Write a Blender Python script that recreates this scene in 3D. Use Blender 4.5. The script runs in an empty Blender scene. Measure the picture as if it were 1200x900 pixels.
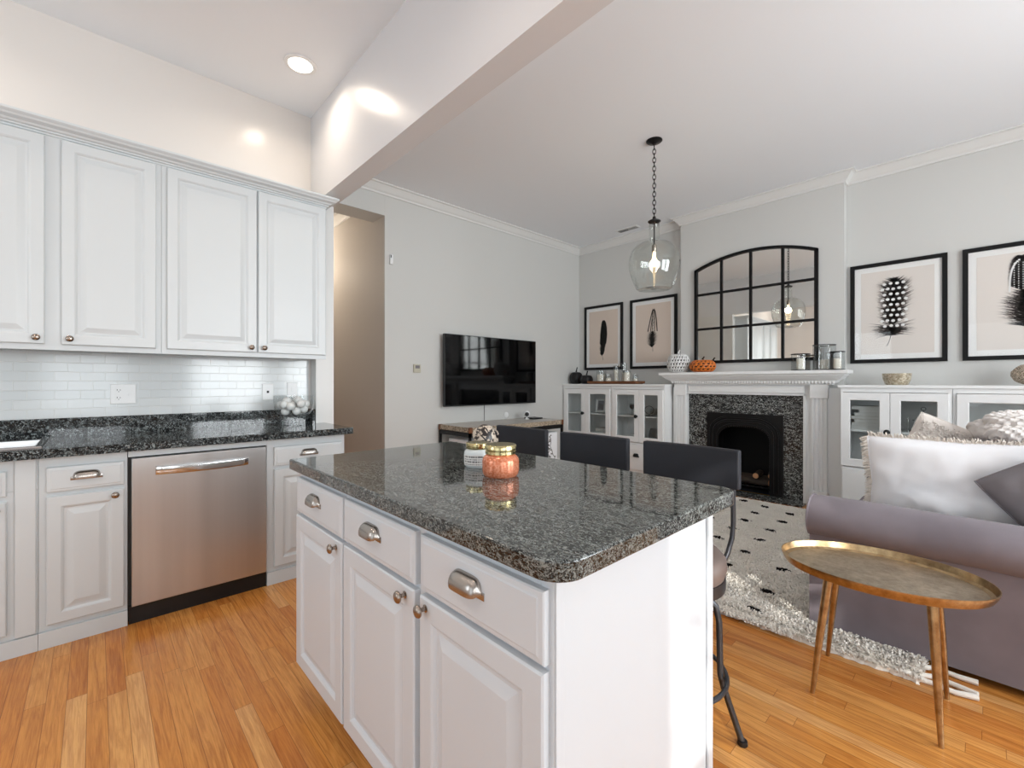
import bpy, math, random
from mathutils import Vector, Matrix, noise
PI=math.pi
scn=bpy.context.scene
col=scn.collection
# ------------------------------------------------------------------ camera
YAW=math.atan(555/520.4)
cam_d=bpy.data.cameras.new('camera'); cam=bpy.data.objects.new('camera',cam_d); col.objects.link(cam)
cam.location=(0,0,1.216); cam.rotation_euler=(PI/2,0,YAW)
cam_d.sensor_width=36; cam_d.lens=36*520.4/1200; cam_d.shift_y=-2/1200; cam_d.clip_start=.02; cam_d.clip_end=200
scn.camera=cam
# ------------------------------------------------------------------ view, sky, sun, big lights
vs=scn.view_settings; vs.view_transform='Standard'; vs.look='None'; vs.gamma=1; vs.use_curve_mapping=False; vs.exposure=-0.46
world=bpy.data.worlds.new('sky'); scn.world=world; world.use_nodes=True
wn=world.node_tree.nodes; wl=world.node_tree.links
bg=wn['Background']; sky=wn.new('ShaderNodeTexSky'); sky.sky_type='NISHITA'; sky.sun_disc=False; sky.sun_elevation=math.radians(25); sky.sun_rotation=math.radians(120)
wl.new(sky.outputs[0],bg.inputs[0]); bg.inputs[1].default_value=0.12
def lamp(kind,name,loc,energy,color=(1,1,1),direction=None,**k):
    d=bpy.data.lights.new(name,kind); d.energy=energy; d.color=color
    for a,v in k.items(): setattr(d,a,v)
    o=bpy.data.objects.new(name,d); o.location=loc; col.objects.link(o)
    if direction is not None: o.rotation_euler=Vector(direction).to_track_quat('-Z','Y').to_euler()
    return o
SUN_DIR=Vector((-.72,.66,-.335))
lamp('SUN','sun',(6,-6,5),6.0,(1,.96,.9),SUN_DIR,angle=math.radians(.55))
RX=2.45      # right wall
BY=-2.3      # rear wall
CZ=3.22      # ceiling
# daylight entering through each window (soft lamps standing just outside the panes)
WIN_R=[(-1.84,-1.1,.75,2.45),(-.62,.38,.75,2.45),(1.2,2.4,.75,2.85),(2.7,3.9,.75,2.85)]
WIN_B=[(-2.6,-1.4,.95,2.4),(-.6,1.6,.1,2.45)]
for (a,b,c,d) in WIN_R:
    lamp('AREA','window_daylight',(RX+.35,(a+b)/2,(c+d)/2),(52 if a<1 else 165),(.93,.965,1),(-1,0,.22),shape='RECTANGLE',size=b-a,size_y=d-c)
for (a,b,c,d) in WIN_B:
    lamp('AREA','window_daylight',((a+b)/2,BY-.35,(c+d)/2),40,(.86,.93,1),(0,1,.1),shape='RECTANGLE',size=b-a,size_y=d-c)

# ------------------------------------------------------------------ materials
def lin(c):
    return tuple(((x/255)/12.92 if x/255<=.04045 else ((x/255+.055)/1.055)**2.4) for x in c)+(1,)
def mat(name,rgb,rough=.5,metal=0,spec=.5,coat=0,trans=0,ior=1.45,emit=None,es=0,sheen=0):
    m=bpy.data.materials.new(name); m.use_nodes=True; b=m.node_tree.nodes['Principled BSDF']
    b.inputs['Base Color'].default_value=lin(rgb); b.inputs['Roughness'].default_value=rough; b.inputs['Metallic'].default_value=metal
    b.inputs['Specular IOR Level'].default_value=spec; b.inputs['Coat Weight'].default_value=coat; b.inputs['Transmission Weight'].default_value=trans; b.inputs['IOR'].default_value=ior
    b.inputs['Sheen Weight'].default_value=sheen
    if emit: b.inputs['Emission Color'].default_value=lin(emit); b.inputs['Emission Strength'].default_value=es
    return m
class NT:
    def __init__(s,m): s.t=m.node_tree; s.b=s.t.nodes['Principled BSDF']
    def n(s,t,**k):
        x=s.t.nodes.new('ShaderNode'+t)
        for a,v in k.items(): setattr(x,a,v)
        return x
    def l(s,a,b): s.t.links.new(a,b)
    def math(s,op,a,b=None,c=None):
        x=s.n('Math',operation=op)
        for i,v in enumerate((a,b,c)):
            if v is None: continue
            if isinstance(v,(int,float)): x.inputs[i].default_value=v
            else: s.l(v,x.inputs[i])
        return x.outputs[0]
    def coord(s,which='Object'): return s.n('TexCoord').outputs[which]
    def noise(s,vec,scale,detail=2,rough=.5,dist=0):
        x=s.n('TexNoise'); x.inputs['Scale'].default_value=scale; x.inputs['Detail'].default_value=detail; x.inputs['Roughness'].default_value=rough; x.inputs['Distortion'].default_value=dist
        if vec is not None: s.l(vec,x.inputs['Vector'])
        return x.outputs['Fac']
    def mapping(s,vec,scale=(1,1,1),rot=(0,0,0),loc=(0,0,0)):
        x=s.n('Mapping'); x.inputs['Scale'].default_value=scale; x.inputs['Rotation'].default_value=rot; x.inputs['Location'].default_value=loc; s.l(vec,x.inputs['Vector']); return x.outputs[0]
    def ramp(s,fac,stops,interp='LINEAR'):
        x=s.n('ValToRGB'); x.color_ramp.interpolation=interp; e=x.color_ramp.elements
        while len(e)<len(stops): e.new(.5)
        for i,(p,c) in enumerate(stops): e[i].position=p; e[i].color=lin(c)
        s.l(fac,x.inputs[0]); return x.outputs[0]
    def bump(s,h,strength=.3,dist=.002):
        x=s.n('Bump'); x.inputs['Strength'].default_value=strength; x.inputs['Distance'].default_value=dist; s.l(h,x.inputs['Height']); s.l(x.outputs[0],s.b.inputs['Normal'])
def paint(name,rgb,rough=.5,b=.05,spec=.5):
    m=mat(name,rgb,rough,spec=spec); t=NT(m); t.bump(t.noise(t.coord(),180,3),b,.001); return m
M={}
M['wall']=paint('living_wall_paint',(207,207,204),.5,.08,.3)
M['kwall']=paint('kitchen_wall_paint',(228,224,220),.22,.03,.45)
M['beam']=paint('beam_paint',(226,226,228),.27,.03,.4)
M['ceil']=paint('ceiling_paint',(240,243,247),.7,.05,.2)
M['hall']=paint('hall_wall_paint',(212,206,199),.6,.05,.2)
M['trim']=paint('trim_paint',(222,222,220),.35,.02)
M['cab']=paint('cabinet_paint',(207,212,214),.33,.02)
M['isl']=paint('island_paint',(207,212,217),.35,.02)
M['bcab']=paint('built_in_paint',(236,236,235),.35,.02)
M['black']=mat('black_metal',(24,24,25),.4,.3)
M['frame']=mat('black_frame',(10,10,11),.45,spec=.3)
M['iron']=mat('cast_iron',(17,17,18),.38,.4)
M['pitch']=mat('firebox_soot',(12,11,11),.8)
M['nickel']=mat('brushed_nickel',(172,166,160),.27,1)
M['bronze']=mat('aged_knob_metal',(158,146,136),.24,1)
M['chrome']=mat('polished_steel',(205,205,205),.12,1)
M['mirror']=mat('mirror_silver',(238,238,234),.01,1)
M['screen']=mat('screen_glass',(4,4,5),.05,spec=.32)
M['plastic']=mat('black_plastic',(16,16,17),.4)
M['white_plastic']=mat('white_plastic',(236,237,237),.35)
M['beige_plastic']=mat('beige_plastic',(190,186,168),.45)
M['slot']=mat('dark_slot',(15,15,15),.6)
M['leather']=mat('black_leather',(39,41,47),.55,spec=.35)
M['seat']=mat('taupe_leather',(104,90,84),.5)
M['tube']=mat('gunmetal_tube',(75,76,80),.35,.8)
M['gold']=mat('brass_lid',(204,190,142),.22,1)
M['wax']=mat('candle_wax',(236,230,216),.5,spec=.4)
M['paper']=mat('mat_board',(242,242,240),.7)
M['print']=mat('print_paper_tan',(224,208,194),.7)
M['print2']=mat('print_paper_cream',(230,223,216),.7)
M['ink']=mat('feather_ink',(38,32,32),.8)
M['ink2']=mat('feather_ink_grey',(92,86,86),.8)
M['ink3']=mat('feather_ink_brown',(88,70,58),.8)
M['white']=mat('white_ceramic',(232,232,230),.25)
M['orange']=mat('orange_ceramic',(214,116,44),.3)
M['dark_pump']=mat('black_pumpkin_skin',(16,15,16),.5)
M['rim']=mat('pewter_rim',(70,68,66),.3,.9)
M['copperlight']=mat('terracotta',(188,96,52),.5)
M['book']=mat('cloth_book_cream',(196,190,176),.7)
M['book2']=mat('paper_stack_white',(214,212,208),.7)
M['ash']=mat('charred_log',(62,52,44),.8)
M['logend']=mat('log_cut_end',(196,148,108),.8)
def thin_glass(name,tint=(252,253,253),refl=1.0):
    m=bpy.data.materials.new(name); m.use_nodes=True; t=m.node_tree; t.nodes.remove(t.nodes['Principled BSDF'])
    out=t.nodes['Material Output']; tr=t.nodes.new('ShaderNodeBsdfTransparent'); tr.inputs[0].default_value=lin(tint)
    gl=t.nodes.new('ShaderNodeBsdfGlossy'); gl.inputs['Roughness'].default_value=.02
    lw=t.nodes.new('ShaderNodeLayerWeight'); lw.inputs[0].default_value=.5
    pw=t.nodes.new('ShaderNodeMath'); pw.operation='POWER'; pw.inputs[1].default_value=4.0; t.links.new(lw.outputs['Facing'],pw.inputs[0])
    mu=t.nodes.new('ShaderNodeMath'); mu.operation='MULTIPLY_ADD'; mu.inputs[1].default_value=.5*refl; mu.inputs[2].default_value=.03*refl; t.links.new(pw.outputs[0],mu.inputs[0])
    mx=t.nodes.new('ShaderNodeMixShader'); t.links.new(mu.outputs[0],mx.inputs[0]); t.links.new(tr.outputs[0],mx.inputs[1]); t.links.new(gl.outputs[0],mx.inputs[2]); t.links.new(mx.outputs[0],out.inputs[0])
    return m
M['glass']=thin_glass('clear_glass')
M['cglass']=thin_glass('cabinet_glass',(248,250,250),1.3)
M['pglass']=thin_glass('picture_glazing',(253,253,253),.45)
M['globe']=thin_glass('blown_glass',(251,252,251),1.6)
def granite(name,lo,hi,scale,amount,rough=.07):
    m=mat(name,lo,rough,spec=.6); t=NT(m); c=t.coord()
    v=t.n('TexVoronoi'); v.inputs['Scale'].default_value=scale; 
    w=t.mapping(c,(.62,1.0,1)); nz=t.n('TexNoise'); nz.inputs['Scale'].default_value=scale*.45; t.l(w,nz.inputs['Vector'])
    mixv=t.n('Mix',data_type='VECTOR'); mixv.inputs[0].default_value=.05; t.l(w,mixv.inputs[4]); t.l(nz.outputs['Color'],mixv.inputs[5])
    t.l(mixv.outputs[1],v.inputs['Vector'])
    bw=t.n('RGBToBW'); t.l(v.outputs['Color'],bw.inputs[0])
    n2=t.noise(c,scale*.5,4,.65); n3=t.noise(c,scale*1.6,3,.6)
    f=t.math('MULTIPLY',bw.outputs[0],t.math('ADD',t.math('MULTIPLY',n2,.9),t.math('MULTIPLY',n3,.7)))
    mid=tuple((a+b)//2 for a,b in zip(lo,hi))
    t.l(t.ramp(f,[(0,lo),(amount,lo),(amount+.14,mid),(amount+.32,hi)]),t.b.inputs['Base Color'])
    return m
M['granite']=granite('island_granite',(22,24,24),(130,134,131),205,.285,.05)
M['granite2']=granite('kitchen_granite',(14,17,19),(140,148,148),150,.38,.06)
M['granite3']=granite('hearth_granite',(14,15,16),(176,178,174),130,.37,.15)
def floor_mat():
    m=mat('oak_strip_floor',(200,140,80),.24,spec=.5); t=NT(m); c=t.coord()
    sp=t.n('SeparateXYZ'); t.l(c,sp.inputs[0]); X,Y=sp.outputs[0],sp.outputs[1]
    W=.057
    ry=t.math('DIVIDE',Y,W); row=t.math('FLOOR',ry)
    wn_=t.n('TexWhiteNoise',noise_dimensions='1D'); t.l(row,wn_.inputs['W'])
    off=t.math('MULTIPLY',wn_.outputs[0],3.0); xx=t.math('DIVIDE',t.math('ADD',X,off),.85); idx=t.math('FLOOR',xx)
    cb=t.n('CombineXYZ'); t.l(row,cb.inputs[0]); t.l(idx,cb.inputs[1])
    w2=t.n('TexWhiteNoise',noise_dimensions='2D'); t.l(cb.outputs[0],w2.inputs['Vector'])
    # grain, offset per plank
    cb2=t.n('CombineXYZ'); t.l(t.math('MULTIPLY',X,2.2),cb2.inputs[0]); t.l(t.math('MULTIPLY',Y,34),cb2.inputs[1]); t.l(t.math('MULTIPLY',w2.outputs[0],37),cb2.inputs[2])
    g=t.noise(cb2.outputs[0],1.6,5,.6,1.2)
    cb3=t.n('CombineXYZ'); t.l(t.math('MULTIPLY',X,9),cb3.inputs[0]); t.l(t.math('MULTIPLY',Y,260),cb3.inputs[1]); t.l(w2.outputs[0],cb3.inputs[2])
    g2=t.noise(cb3.outputs[0],1,3,.6)
    base=t.ramp(w2.outputs[0],[(0,(200,126,56)),(.3,(211,141,66)),(.6,(217,150,75)),(.85,(222,159,86)),(1,(229,174,108))])
    dark=t.ramp(g,[(.32,(150,84,36)),(.6,(255,255,255))])
    mx=t.n('Mix',data_type='RGBA',blend_type='MULTIPLY'); mx.inputs[0].default_value=.42; t.l(base,mx.inputs[6]); t.l(dark,mx.inputs[7])
    fine=t.ramp(g2,[(.35,(188,140,96)),(.55,(255,255,255))])
    mx2=t.n('Mix',data_type='RGBA',blend_type='MULTIPLY'); mx2.inputs[0].default_value=.3; t.l(mx.outputs[2],mx2.inputs[6]); t.l(fine,mx2.inputs[7])
    fy=t.math('FRACT',ry); fx=t.math('FRACT',xx)
    ey=t.math('MINIMUM',fy,t.math('SUBTRACT',1,fy)); ex=t.math('MULTIPLY',t.math('MINIMUM',fx,t.math('SUBTRACT',1,fx)),.85/W)
    e=t.math('MINIMUM',ey,ex); gap=t.math('LESS_THAN',e,.017)
    mx3=t.n('Mix',data_type='RGBA'); t.l(t.math('MULTIPLY',gap,.55),mx3.inputs[0]); t.l(mx2.outputs[2],mx3.inputs[6]); mx3.inputs[7].default_value=lin((92,50,22))
    t.l(mx3.outputs[2],t.b.inputs['Base Color']); t.bump(t.math('SUBTRACT',t.math('MULTIPLY',g2,.12),gap),.25,.0008)
    return m
M['floor']=floor_mat()
def tile_mat():
    m=mat('subway_tile',(214,218,218),.12,spec=.6); t=NT(m); c=t.coord()
    sp=t.n('SeparateXYZ'); t.l(c,sp.inputs[0]); cb=t.n('CombineXYZ'); t.l(sp.outputs[1],cb.inputs[0]); t.l(sp.outputs[2],cb.inputs[1])
    b=t.n('TexBrick'); b.offset=.5; b.inputs['Scale'].default_value=1; b.inputs['Mortar Size'].default_value=.0016; b.inputs['Mortar Smooth'].default_value=.35; b.inputs['Brick Width'].default_value=.102; b.inputs['Row Height'].default_value=.051
    b.inputs['Color1'].default_value=lin((214,218,219)); b.inputs['Color2'].default_value=lin((208,213,214)); b.inputs['Mortar'].default_value=lin((226,228,227)); b.inputs['Bias'].default_value=0
    t.l(cb.outputs[0],b.inputs['Vector']); t.l(b.outputs['Color'],t.b.inputs['Base Color']); 
    t.bump(t.math('SUBTRACT',1,b.outputs['Fac']),.8,.0022); return m
M['tile']=tile_mat()
def steel_mat():
    m=mat('brushed_stainless',(176,168,160),.33,1); t=NT(m); c=t.coord()
    n=t.noise(t.mapping(c,(1,9,.25)),1,3); t.b.inputs['Anisotropic'].default_value=.5
    t.l(t.ramp(n,[(.3,(190,190,190)),(.7,(204,204,204))]),t.b.inputs['Base Color']); return m
M['steel']=steel_mat()
def fabric(name,rgb,scale=900,b=.25,rough=.9,sheen=.15,var=10):
    m=mat(name,rgb,rough,spec=.2,sheen=sheen); t=NT(m); c=t.coord(); n=t.noise(c,scale,2); n2=t.noise(c,5,3)
    t.l(t.ramp(n2,[(.3,tuple(max(0,x-var) for x in rgb)),(.7,tuple(min(255,x+var//2) for x in rgb))]),t.b.inputs['Base Color']); t.bump(n,b,.0012); return m
M['sofa']=fabric('mauve_grey_upholstery',(130,122,128))
M['pillow']=fabric('white_linen',(246,247,250),700,.2,var=3)
M['gpillow']=fabric('grey_linen',(128,124,128),700,.2)
M['fringe']=fabric('cream_fringe',(226,218,208),500,.2)
M['knit']=fabric('beige_knit',(222,213,205),300,.3)
M['knit2']=fabric('pale_chunky_knit',(236,229,224),300,.3)
M['rug']=fabric('ivory_rug_pile',(248,243,234),420,.45,.95,.1,10)
M['rugspot']=fabric('black_rug_pile',(28,25,25),420,.8,.95,0,4)
M['drape']=fabric('window_curtain',(206,206,202),400,.2)
def wood(name,a,b,scale=(1,12,12),rough=.45):
    m=mat(name,a,rough); t=NT(m); c=t.coord(); n=t.noise(t.mapping(c,scale),3,4,.6,1.0); t.l(t.ramp(n,[(.3,a),(.7,b)]),t.b.inputs['Base Color']); t.bump(n,.15,.001); return m
M['walnut']=wood('walnut_tray',(92,56,34),(140,90,56))
M['greywood']=wood('weathered_top',(186,180,172),(228,224,218),(14,1,14))
def antique_gold():
    m=mat('antique_gold',(170,120,66),.3,1); t=NT(m); c=t.coord(); n=t.noise(c,30,4,.65); t.l(t.ramp(n,[(.3,(150,124,90)),(.7,(198,172,132))]),t.b.inputs['Base Color']); t.bump(t.noise(c,120,2),.25,.001); return m
M['agold']=antique_gold()
def tray_in():
    m=mat('antique_tray_face',(150,130,104),.38,.85); t=NT(m); c=t.coord(); n=t.noise(c,22,6,.75); t.l(t.ramp(n,[(.28,(138,124,104)),(.72,(198,184,162))]),t.b.inputs['Base Color']); t.bump(t.noise(c,150,3),.35,.0012); return m
M['trayin']=tray_in()
def mottled(name,a,b,scale,rough,metal=0,lo=.4,hi=.6,dist=0,det=4):
    m=mat(name,a,rough,metal); t=NT(m); n=t.noise(t.coord(),scale,det,.65,dist); t.l(t.ramp(n,[(lo,a),(hi,b)]),t.b.inputs['Base Color']); return m
M['copper']=mottled('mercury_copper_glass',(200,112,76),(224,150,118),160,.2,.3)
M['swirl']=mottled('swirled_stone',(40,34,34),(196,182,166),22,.3,0,.46,.5,2.2,2)
M['wicker']=mottled('speckled_wicker',(70,56,46),(212,196,176),130,.7,0,.42,.52)
M['goldbowl']=mottled('brushed_gold_ceramic',(158,144,120),(214,204,184),60,.35,.35)
M['botanic']=mottled('branch_print',(40,38,38),(224,220,214),11,.7,0,.36,.40,1.5,3)
M['mosaic']=mottled('shell_mosaic',(96,84,70),(196,180,158),90,.4,0,.42,.55)
# label with printed text-like rows
M['label']=mat('jar_label',(228,228,226),.6)
M['labelink']=mat('label_ink',(44,46,54),.6)
M['wglass']=mat('milky_jar_glass',(206,214,216),.15)
M['lampglow']=mat('lit_diffuser',(255,250,240),.4,emit=(255,244,225),es=14)
M['filament']=mat('lit_bulb',(255,230,190),.3,emit=(255,220,165),es=9)
M['leafgreen']=mat('tree_leaf',(70,110,45),.6); M['bark']=mat('bark',(80,64,50),.9)
M['lawn']=mottled('lawn',(84,112,58),(120,146,84),3,.9)

# ------------------------------------------------------------------ mesh helpers
ORG={}
V=Vector
class MB:
    def __init__(s): s.v=[]; s.f=[]; s.mi=[]; s.cur=0
    def add(s,vs_,fs_):
        o=len(s.v); s.v+= [V(p) for p in vs_]; s.f+=[tuple(i+o for i in f) for f in fs_]; s.mi+=[s.cur]*len(fs_); return s
    def box(s,x0,y0,z0,x1,y1,z1):
        if x0>x1:x0,x1=x1,x0
        if y0>y1:y0,y1=y1,y0
        if z0>z1:z0,z1=z1,z0
        return s.add([(x0,y0,z0),(x1,y0,z0),(x1,y1,z0),(x0,y1,z0),(x0,y0,z1),(x1,y0,z1),(x1,y1,z1),(x0,y1,z1)],
                     [(0,3,2,1),(4,5,6,7),(0,1,5,4),(1,2,6,5),(2,3,7,6),(3,0,4,7)])
    def tube(s,path,r,n=8,closed=False,caps=True):
        P=[V(p) for p in path]; N=len(P); R=r if hasattr(r,'__len__') else [r]*N
        vs_=[];prev=None
        for i,p in enumerate(P):
            if closed: t=(P[(i+1)%N]-P[i-1]).normalized()
            else: t=(P[min(i+1,N-1)]-P[max(i-1,0)]).normalized()
            if prev is None:
                a=V((0,0,1)) if abs(t.z)<.9 else V((1,0,0)); u=t.cross(a).normalized()
            else:
                u=(prev-t*prev.dot(t)).normalized()
            prev=u; w=t.cross(u)
            for k in range(n):
                a=2*PI*k/n; vs_.append(p+(u*math.cos(a)+w*math.sin(a))*R[i])
        fs_=[]
        for i in range(N if closed else N-1):
            j=(i+1)%N
            for k in range(n): fs_.append((i*n+k,i*n+(k+1)%n,j*n+(k+1)%n,j*n+k))
        if not closed and caps: fs_.append(tuple(range(n))[::-1]); fs_.append(tuple((N-1)*n+k for k in range(n)))
        return s.add(vs_,fs_)
    def cyl(s,p0,p1,r0,r1=None,n=20): return s.tube([p0,p1],[r0,r0 if r1 is None else r1],n)
    def lathe(s,prof,c=(0,0,0),n=32,ax=(0,0,1),lobes=0,lobe=0,sx=1,sy=1):
        w=V(ax).normalized(); a=V((1,0,0)) if abs(w.x)<.9 else V((0,1,0)); 
        u=(a-w*a.dot(w)).normalized(); vv=w.cross(u); c=V(c); vs_=[]; fs_=[]
        for (r,z) in prof:
            for k in range(n):
                t=2*PI*k/n; rr=max(r,1e-5)*(1+lobe*(abs(math.cos(lobes*t/2))-.6) if lobes else 1)
                vs_.append(c+u*rr*math.cos(t)*sx+vv*rr*math.sin(t)*sy+w*z)
        for i in range(len(prof)-1):
            for k in range(n): fs_.append((i*n+k,i*n+(k+1)%n,(i+1)*n+(k+1)%n,(i+1)*n+k))
        s.add(vs_,fs_); return s
    def rings(s,o,u,v,n,w,h,loops,cap=True,x0=0,y0=0):
        """nested rectangles: loops of (inset,height)"""
        o=V(o);u=V(u);v=V(v);n=V(n); vs_=[];fs_=[]
        for (i,d) in loops:
            for (a,b) in ((i,i),(w-i,i),(w-i,h-i),(i,h-i)): vs_.append(o+u*(a+x0)+v*(b+y0)+n*d)
        for k in range(len(loops)-1):
            for j in range(4): fs_.append((k*4+j,k*4+(j+1)%4,(k+1)*4+(j+1)%4,(k+1)*4+j))
        if cap:
            L=len(loops)-1; fs_.append((L*4,L*4+1,L*4+2,L*4+3)); fs_.append((3,2,1,0))
        else:
            L=len(loops)-1
            for j in range(4): fs_.append((L*4+j,L*4+(j+1)%4,(j+1)%4,j))
        return s.add(vs_,fs_)
    def prism(s,poly,o,u,v,n,depth):
        o=V(o);u=V(u);v=V(v);n=V(n); N=len(poly)
        vs_=[o+u*a+v*b for a,b in poly]+[o+u*a+v*b+n*depth for a,b in poly]
        fs_=[tuple(range(N))[::-1],tuple(range(N,2*N))]+[(i,(i+1)%N,(i+1)%N+N,i+N) for i in range(N)]
        return s.add(vs_,fs_)
    def sphere(s,c,r,n=16,m=10,sx=1,sy=1,sz=1):
        prof=[(math.sin(PI*i/m)*r,-math.cos(PI*i/m)*r*sz) for i in range(m+1)]
        return s.lathe(prof,c,n,sx=sx,sy=sy)
    def build(s,name,m,parent=None,smooth=False,bevel=0,seg=2,subsurf=0,solid=0,xf=None):
        mats=m if isinstance(m,(list,tuple)) else [m]
        pts=s.v
        if xf is not None: pts=[xf@p for p in pts]
        if parent is None:
            xs=[p.x for p in pts];ys=[p.y for p in pts];zs=[p.z for p in pts]
            org=V(((min(xs)+max(xs))/2,(min(ys)+max(ys))/2,min(zs)))
        else: org=ORG[parent.name]
        me=bpy.data.meshes.new(name); me.from_pydata([tuple(p-org) for p in pts],[],s.f)
        for q in mats: me.materials.append(M[q] if isinstance(q,str) else q)
        if len(mats)>1: me.polygons.foreach_set('material_index',s.mi)
        me.update()
        import bmesh
        bm=bmesh.new(); bm.from_mesh(me); bmesh.ops.recalc_face_normals(bm,faces=bm.faces); bm.to_mesh(me); bm.free()
        if smooth:
            me.polygons.foreach_set('use_smooth',[True]*len(me.polygons))
            try: me.set_sharp_from_angle(angle=math.radians(38))
            except Exception: pass
        ob=bpy.data.objects.new(name,me); col.objects.link(ob)
        if parent is None: ob.location=org
        else: ob.parent=parent
        ORG[ob.name]=org
        if solid: q=ob.modifiers.new('solid','SOLIDIFY'); q.thickness=solid; q.offset=-1
        if bevel: q=ob.modifiers.new('bevel','BEVEL'); q.width=bevel; q.segments=seg; q.limit_method='ANGLE'; q.angle_limit=math.radians(40)
        if subsurf: q=ob.modifiers.new('subsurf','SUBSURF'); q.levels=subsurf; q.render_levels=subsurf
        return ob
def tag(o,label=None,cat=None,group=None,kind=None):
    if label: o['label']=label
    if cat: o['category']=cat
    if group: o['group']=group
    if kind: o['kind']=kind
    return o
def thing(name,loc,label,cat,group=None):
    o=bpy.data.objects.new(name,None); o.empty_display_size=.1; col.objects.link(o); o.location=loc; ORG[o.name]=V(loc); return tag(o,label,cat,group)
def struct(o,label,cat): return tag(o,label,cat,kind='structure')
def kids(o): return [c for c in bpy.data.objects if c.parent==o]
def copy_tree(o,parent=None):
    c=o.copy(); col.objects.link(c); c.parent=parent
    for k in kids(o): copy_tree(k,c)
    return c
def fbm(p,s,a): return noise.noise(V(p)*s)*a

# ================================================================== ROOM SHELL
KX=-3.5; TX=-4.2; FY=5.33; BRY=5.22
def S(name,label,cat,mb,m,**k): return struct(mb.build(name,m,**k),label,cat)
S('floor','honey oak strip floor running through kitchen and living room','floor',MB().box(-7.2,BY-.3,-.06,RX+.3,FY+.3,0),'floor')
S('ceiling','pale flat ceiling over kitchen and living room','ceiling',MB().box(-7.2,BY-.3,CZ,RX+.3,FY+.3,CZ+.1),'ceil')
# kitchen wall with stub
S('wall_kitchen','cream kitchen wall above and behind the white cabinets','wall',MB().box(-3.6,BY-.3,0,KX,1.19,CZ),'kwall')
S('wall_stub','narrow white wall end beside the kitchen counter','wall',MB().box(TX-.0,1.19,0,-3.39,1.32,2.548),'trim')
b=MB().box(TX,1.19,2.548,RX,1.32,CZ)
S('beam','white dropped beam between kitchen and living room ceiling','beam',b,'beam')
# TV wall with tall opening
b=MB().box(TX-.27,1.3205,2.92,TX,2.1555,CZ)
S('wall_header','grey wall strip above the hall opening','wall',b,'wall')
S('wall_tv','pale grey living room wall behind the television','wall',MB().box(TX-.02,2.156,0,TX,FY+.3,CZ),['wall'])
S('wall_hall','tan hall wall seen through the opening','wall',MB().box(-7.2,2.156,0,TX-.0205,2.3,CZ),'hall')
S('wall_hall_near','hall wall behind the kitchen cabinets','wall',MB().box(-7.2,1.19,0,TX-.0005,1.32,CZ),'hall')
S('wall_hall_end','far end wall of the hall','wall',MB().box(-7.2,1.3205,0,-7.1,2.155,CZ),'hall')
# fireplace wall: recesses and chimney breast
fb=(-2.2,-1.44,.04,.86)
S('wall_fireplace','pale grey wall behind the built-in cabinets','wall',MB().box(TX,FY,0,fb[0]-.01,FY+.12,CZ).box(fb[1]+.01,FY,0,RX,FY+.12,CZ).box(fb[0]-.01,FY,fb[3]+.01,fb[1]+.01,FY+.12,CZ),'wall')
b=MB(); bx0,bx1=-2.55,-.925
b.box(bx0,BRY,0,fb[0],FY-.0005,CZ).box(fb[1],BRY,0,bx1,FY-.0005,CZ).box(fb[0],BRY,fb[3],fb[1],FY-.0005,CZ)
S('wall_chimney_breast','pale grey chimney breast holding the arched mirror','wall',b,'wall')
# right and rear walls with window openings
def wall_open(axis,c0,c1,a0,a1,wins,name,label,m):
    b=MB(); ws=sorted(wins); cur=a0
    def q(s0,s1,z0,z1):
        if s1-s0<1e-4 or z1-z0<1e-4: return
        if axis=='x': b.box(c0,s0,z0,c1,s1,z1)
        else: b.box(s0,c0,z0,s1,c1,z1)
    for (s0,s1,z0,z1) in ws:
        q(cur,s0,0,CZ); q(s0,s1,0,z0); q(s0,s1,z1,CZ); cur=s1
    q(cur,a1,0,CZ)
    return S(name,label,'wall',b,m)
wall_open('x',RX,RX+.14,BY,FY,WIN_R,'wall_right','wall with tall sash windows opposite the television','wall')
wall_open('y',BY-.14,BY,KX,RX,WIN_B,'wall_rear','rear kitchen wall with windows','kwall')
def window(i,axis,c,s0,s1,z0,z1,mull=1):
    b=MB(); ca=MB(); t=.045
    def q(mb,a0,a1,b0,b1,d0,d1):
        if axis=='x': mb.box(c+d0,a0,b0,c+d1,a1,b1)
        else: mb.box(a0,c-d1,b0,a1,c-d0,b1)
    zm=(z0+z1)/2
    for (a0,a1,b0,b1) in ((s0,s0+t,z0,z1),(s1-t,s1,z0,z1),(s0,s1,z0,z0+t),(s0,s1,z1-t,z1),(s0,s1,zm-.025,zm+.025)): q(b,a0,a1,b0,b1,.05,.1)
    sm=(s0+s1)/2
    q(b,sm-.011,sm+.011,z0,z1,.06,.09)
    o=b.build('window_%d'%i,'trim'); struct(o,'tall white sash window','window')
    g=MB(); q(g,s0+t,s1-t,z0+t,z1-t,.073,.077); g.build('pane','glass',o)
    for (a0,a1,b0,b1) in ((s0-.09,s0-.001,z0-.09,z1+.09),(s1+.001,s1+.09,z0-.09,z1+.09),(s0-.001,s1+.001,z1+.001,z1+.09),(s0-.001,s1+.001,z0-.09,z0-.001)): q(ca,a0,a1,b0,b1,-.022,-.001)
    ca.build('casing','trim',o)
wi=1
for w in WIN_R: window(wi,'x',RX,*w); wi+=1
for w in WIN_B: window(wi,'y',BY,*w); wi+=1
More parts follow.
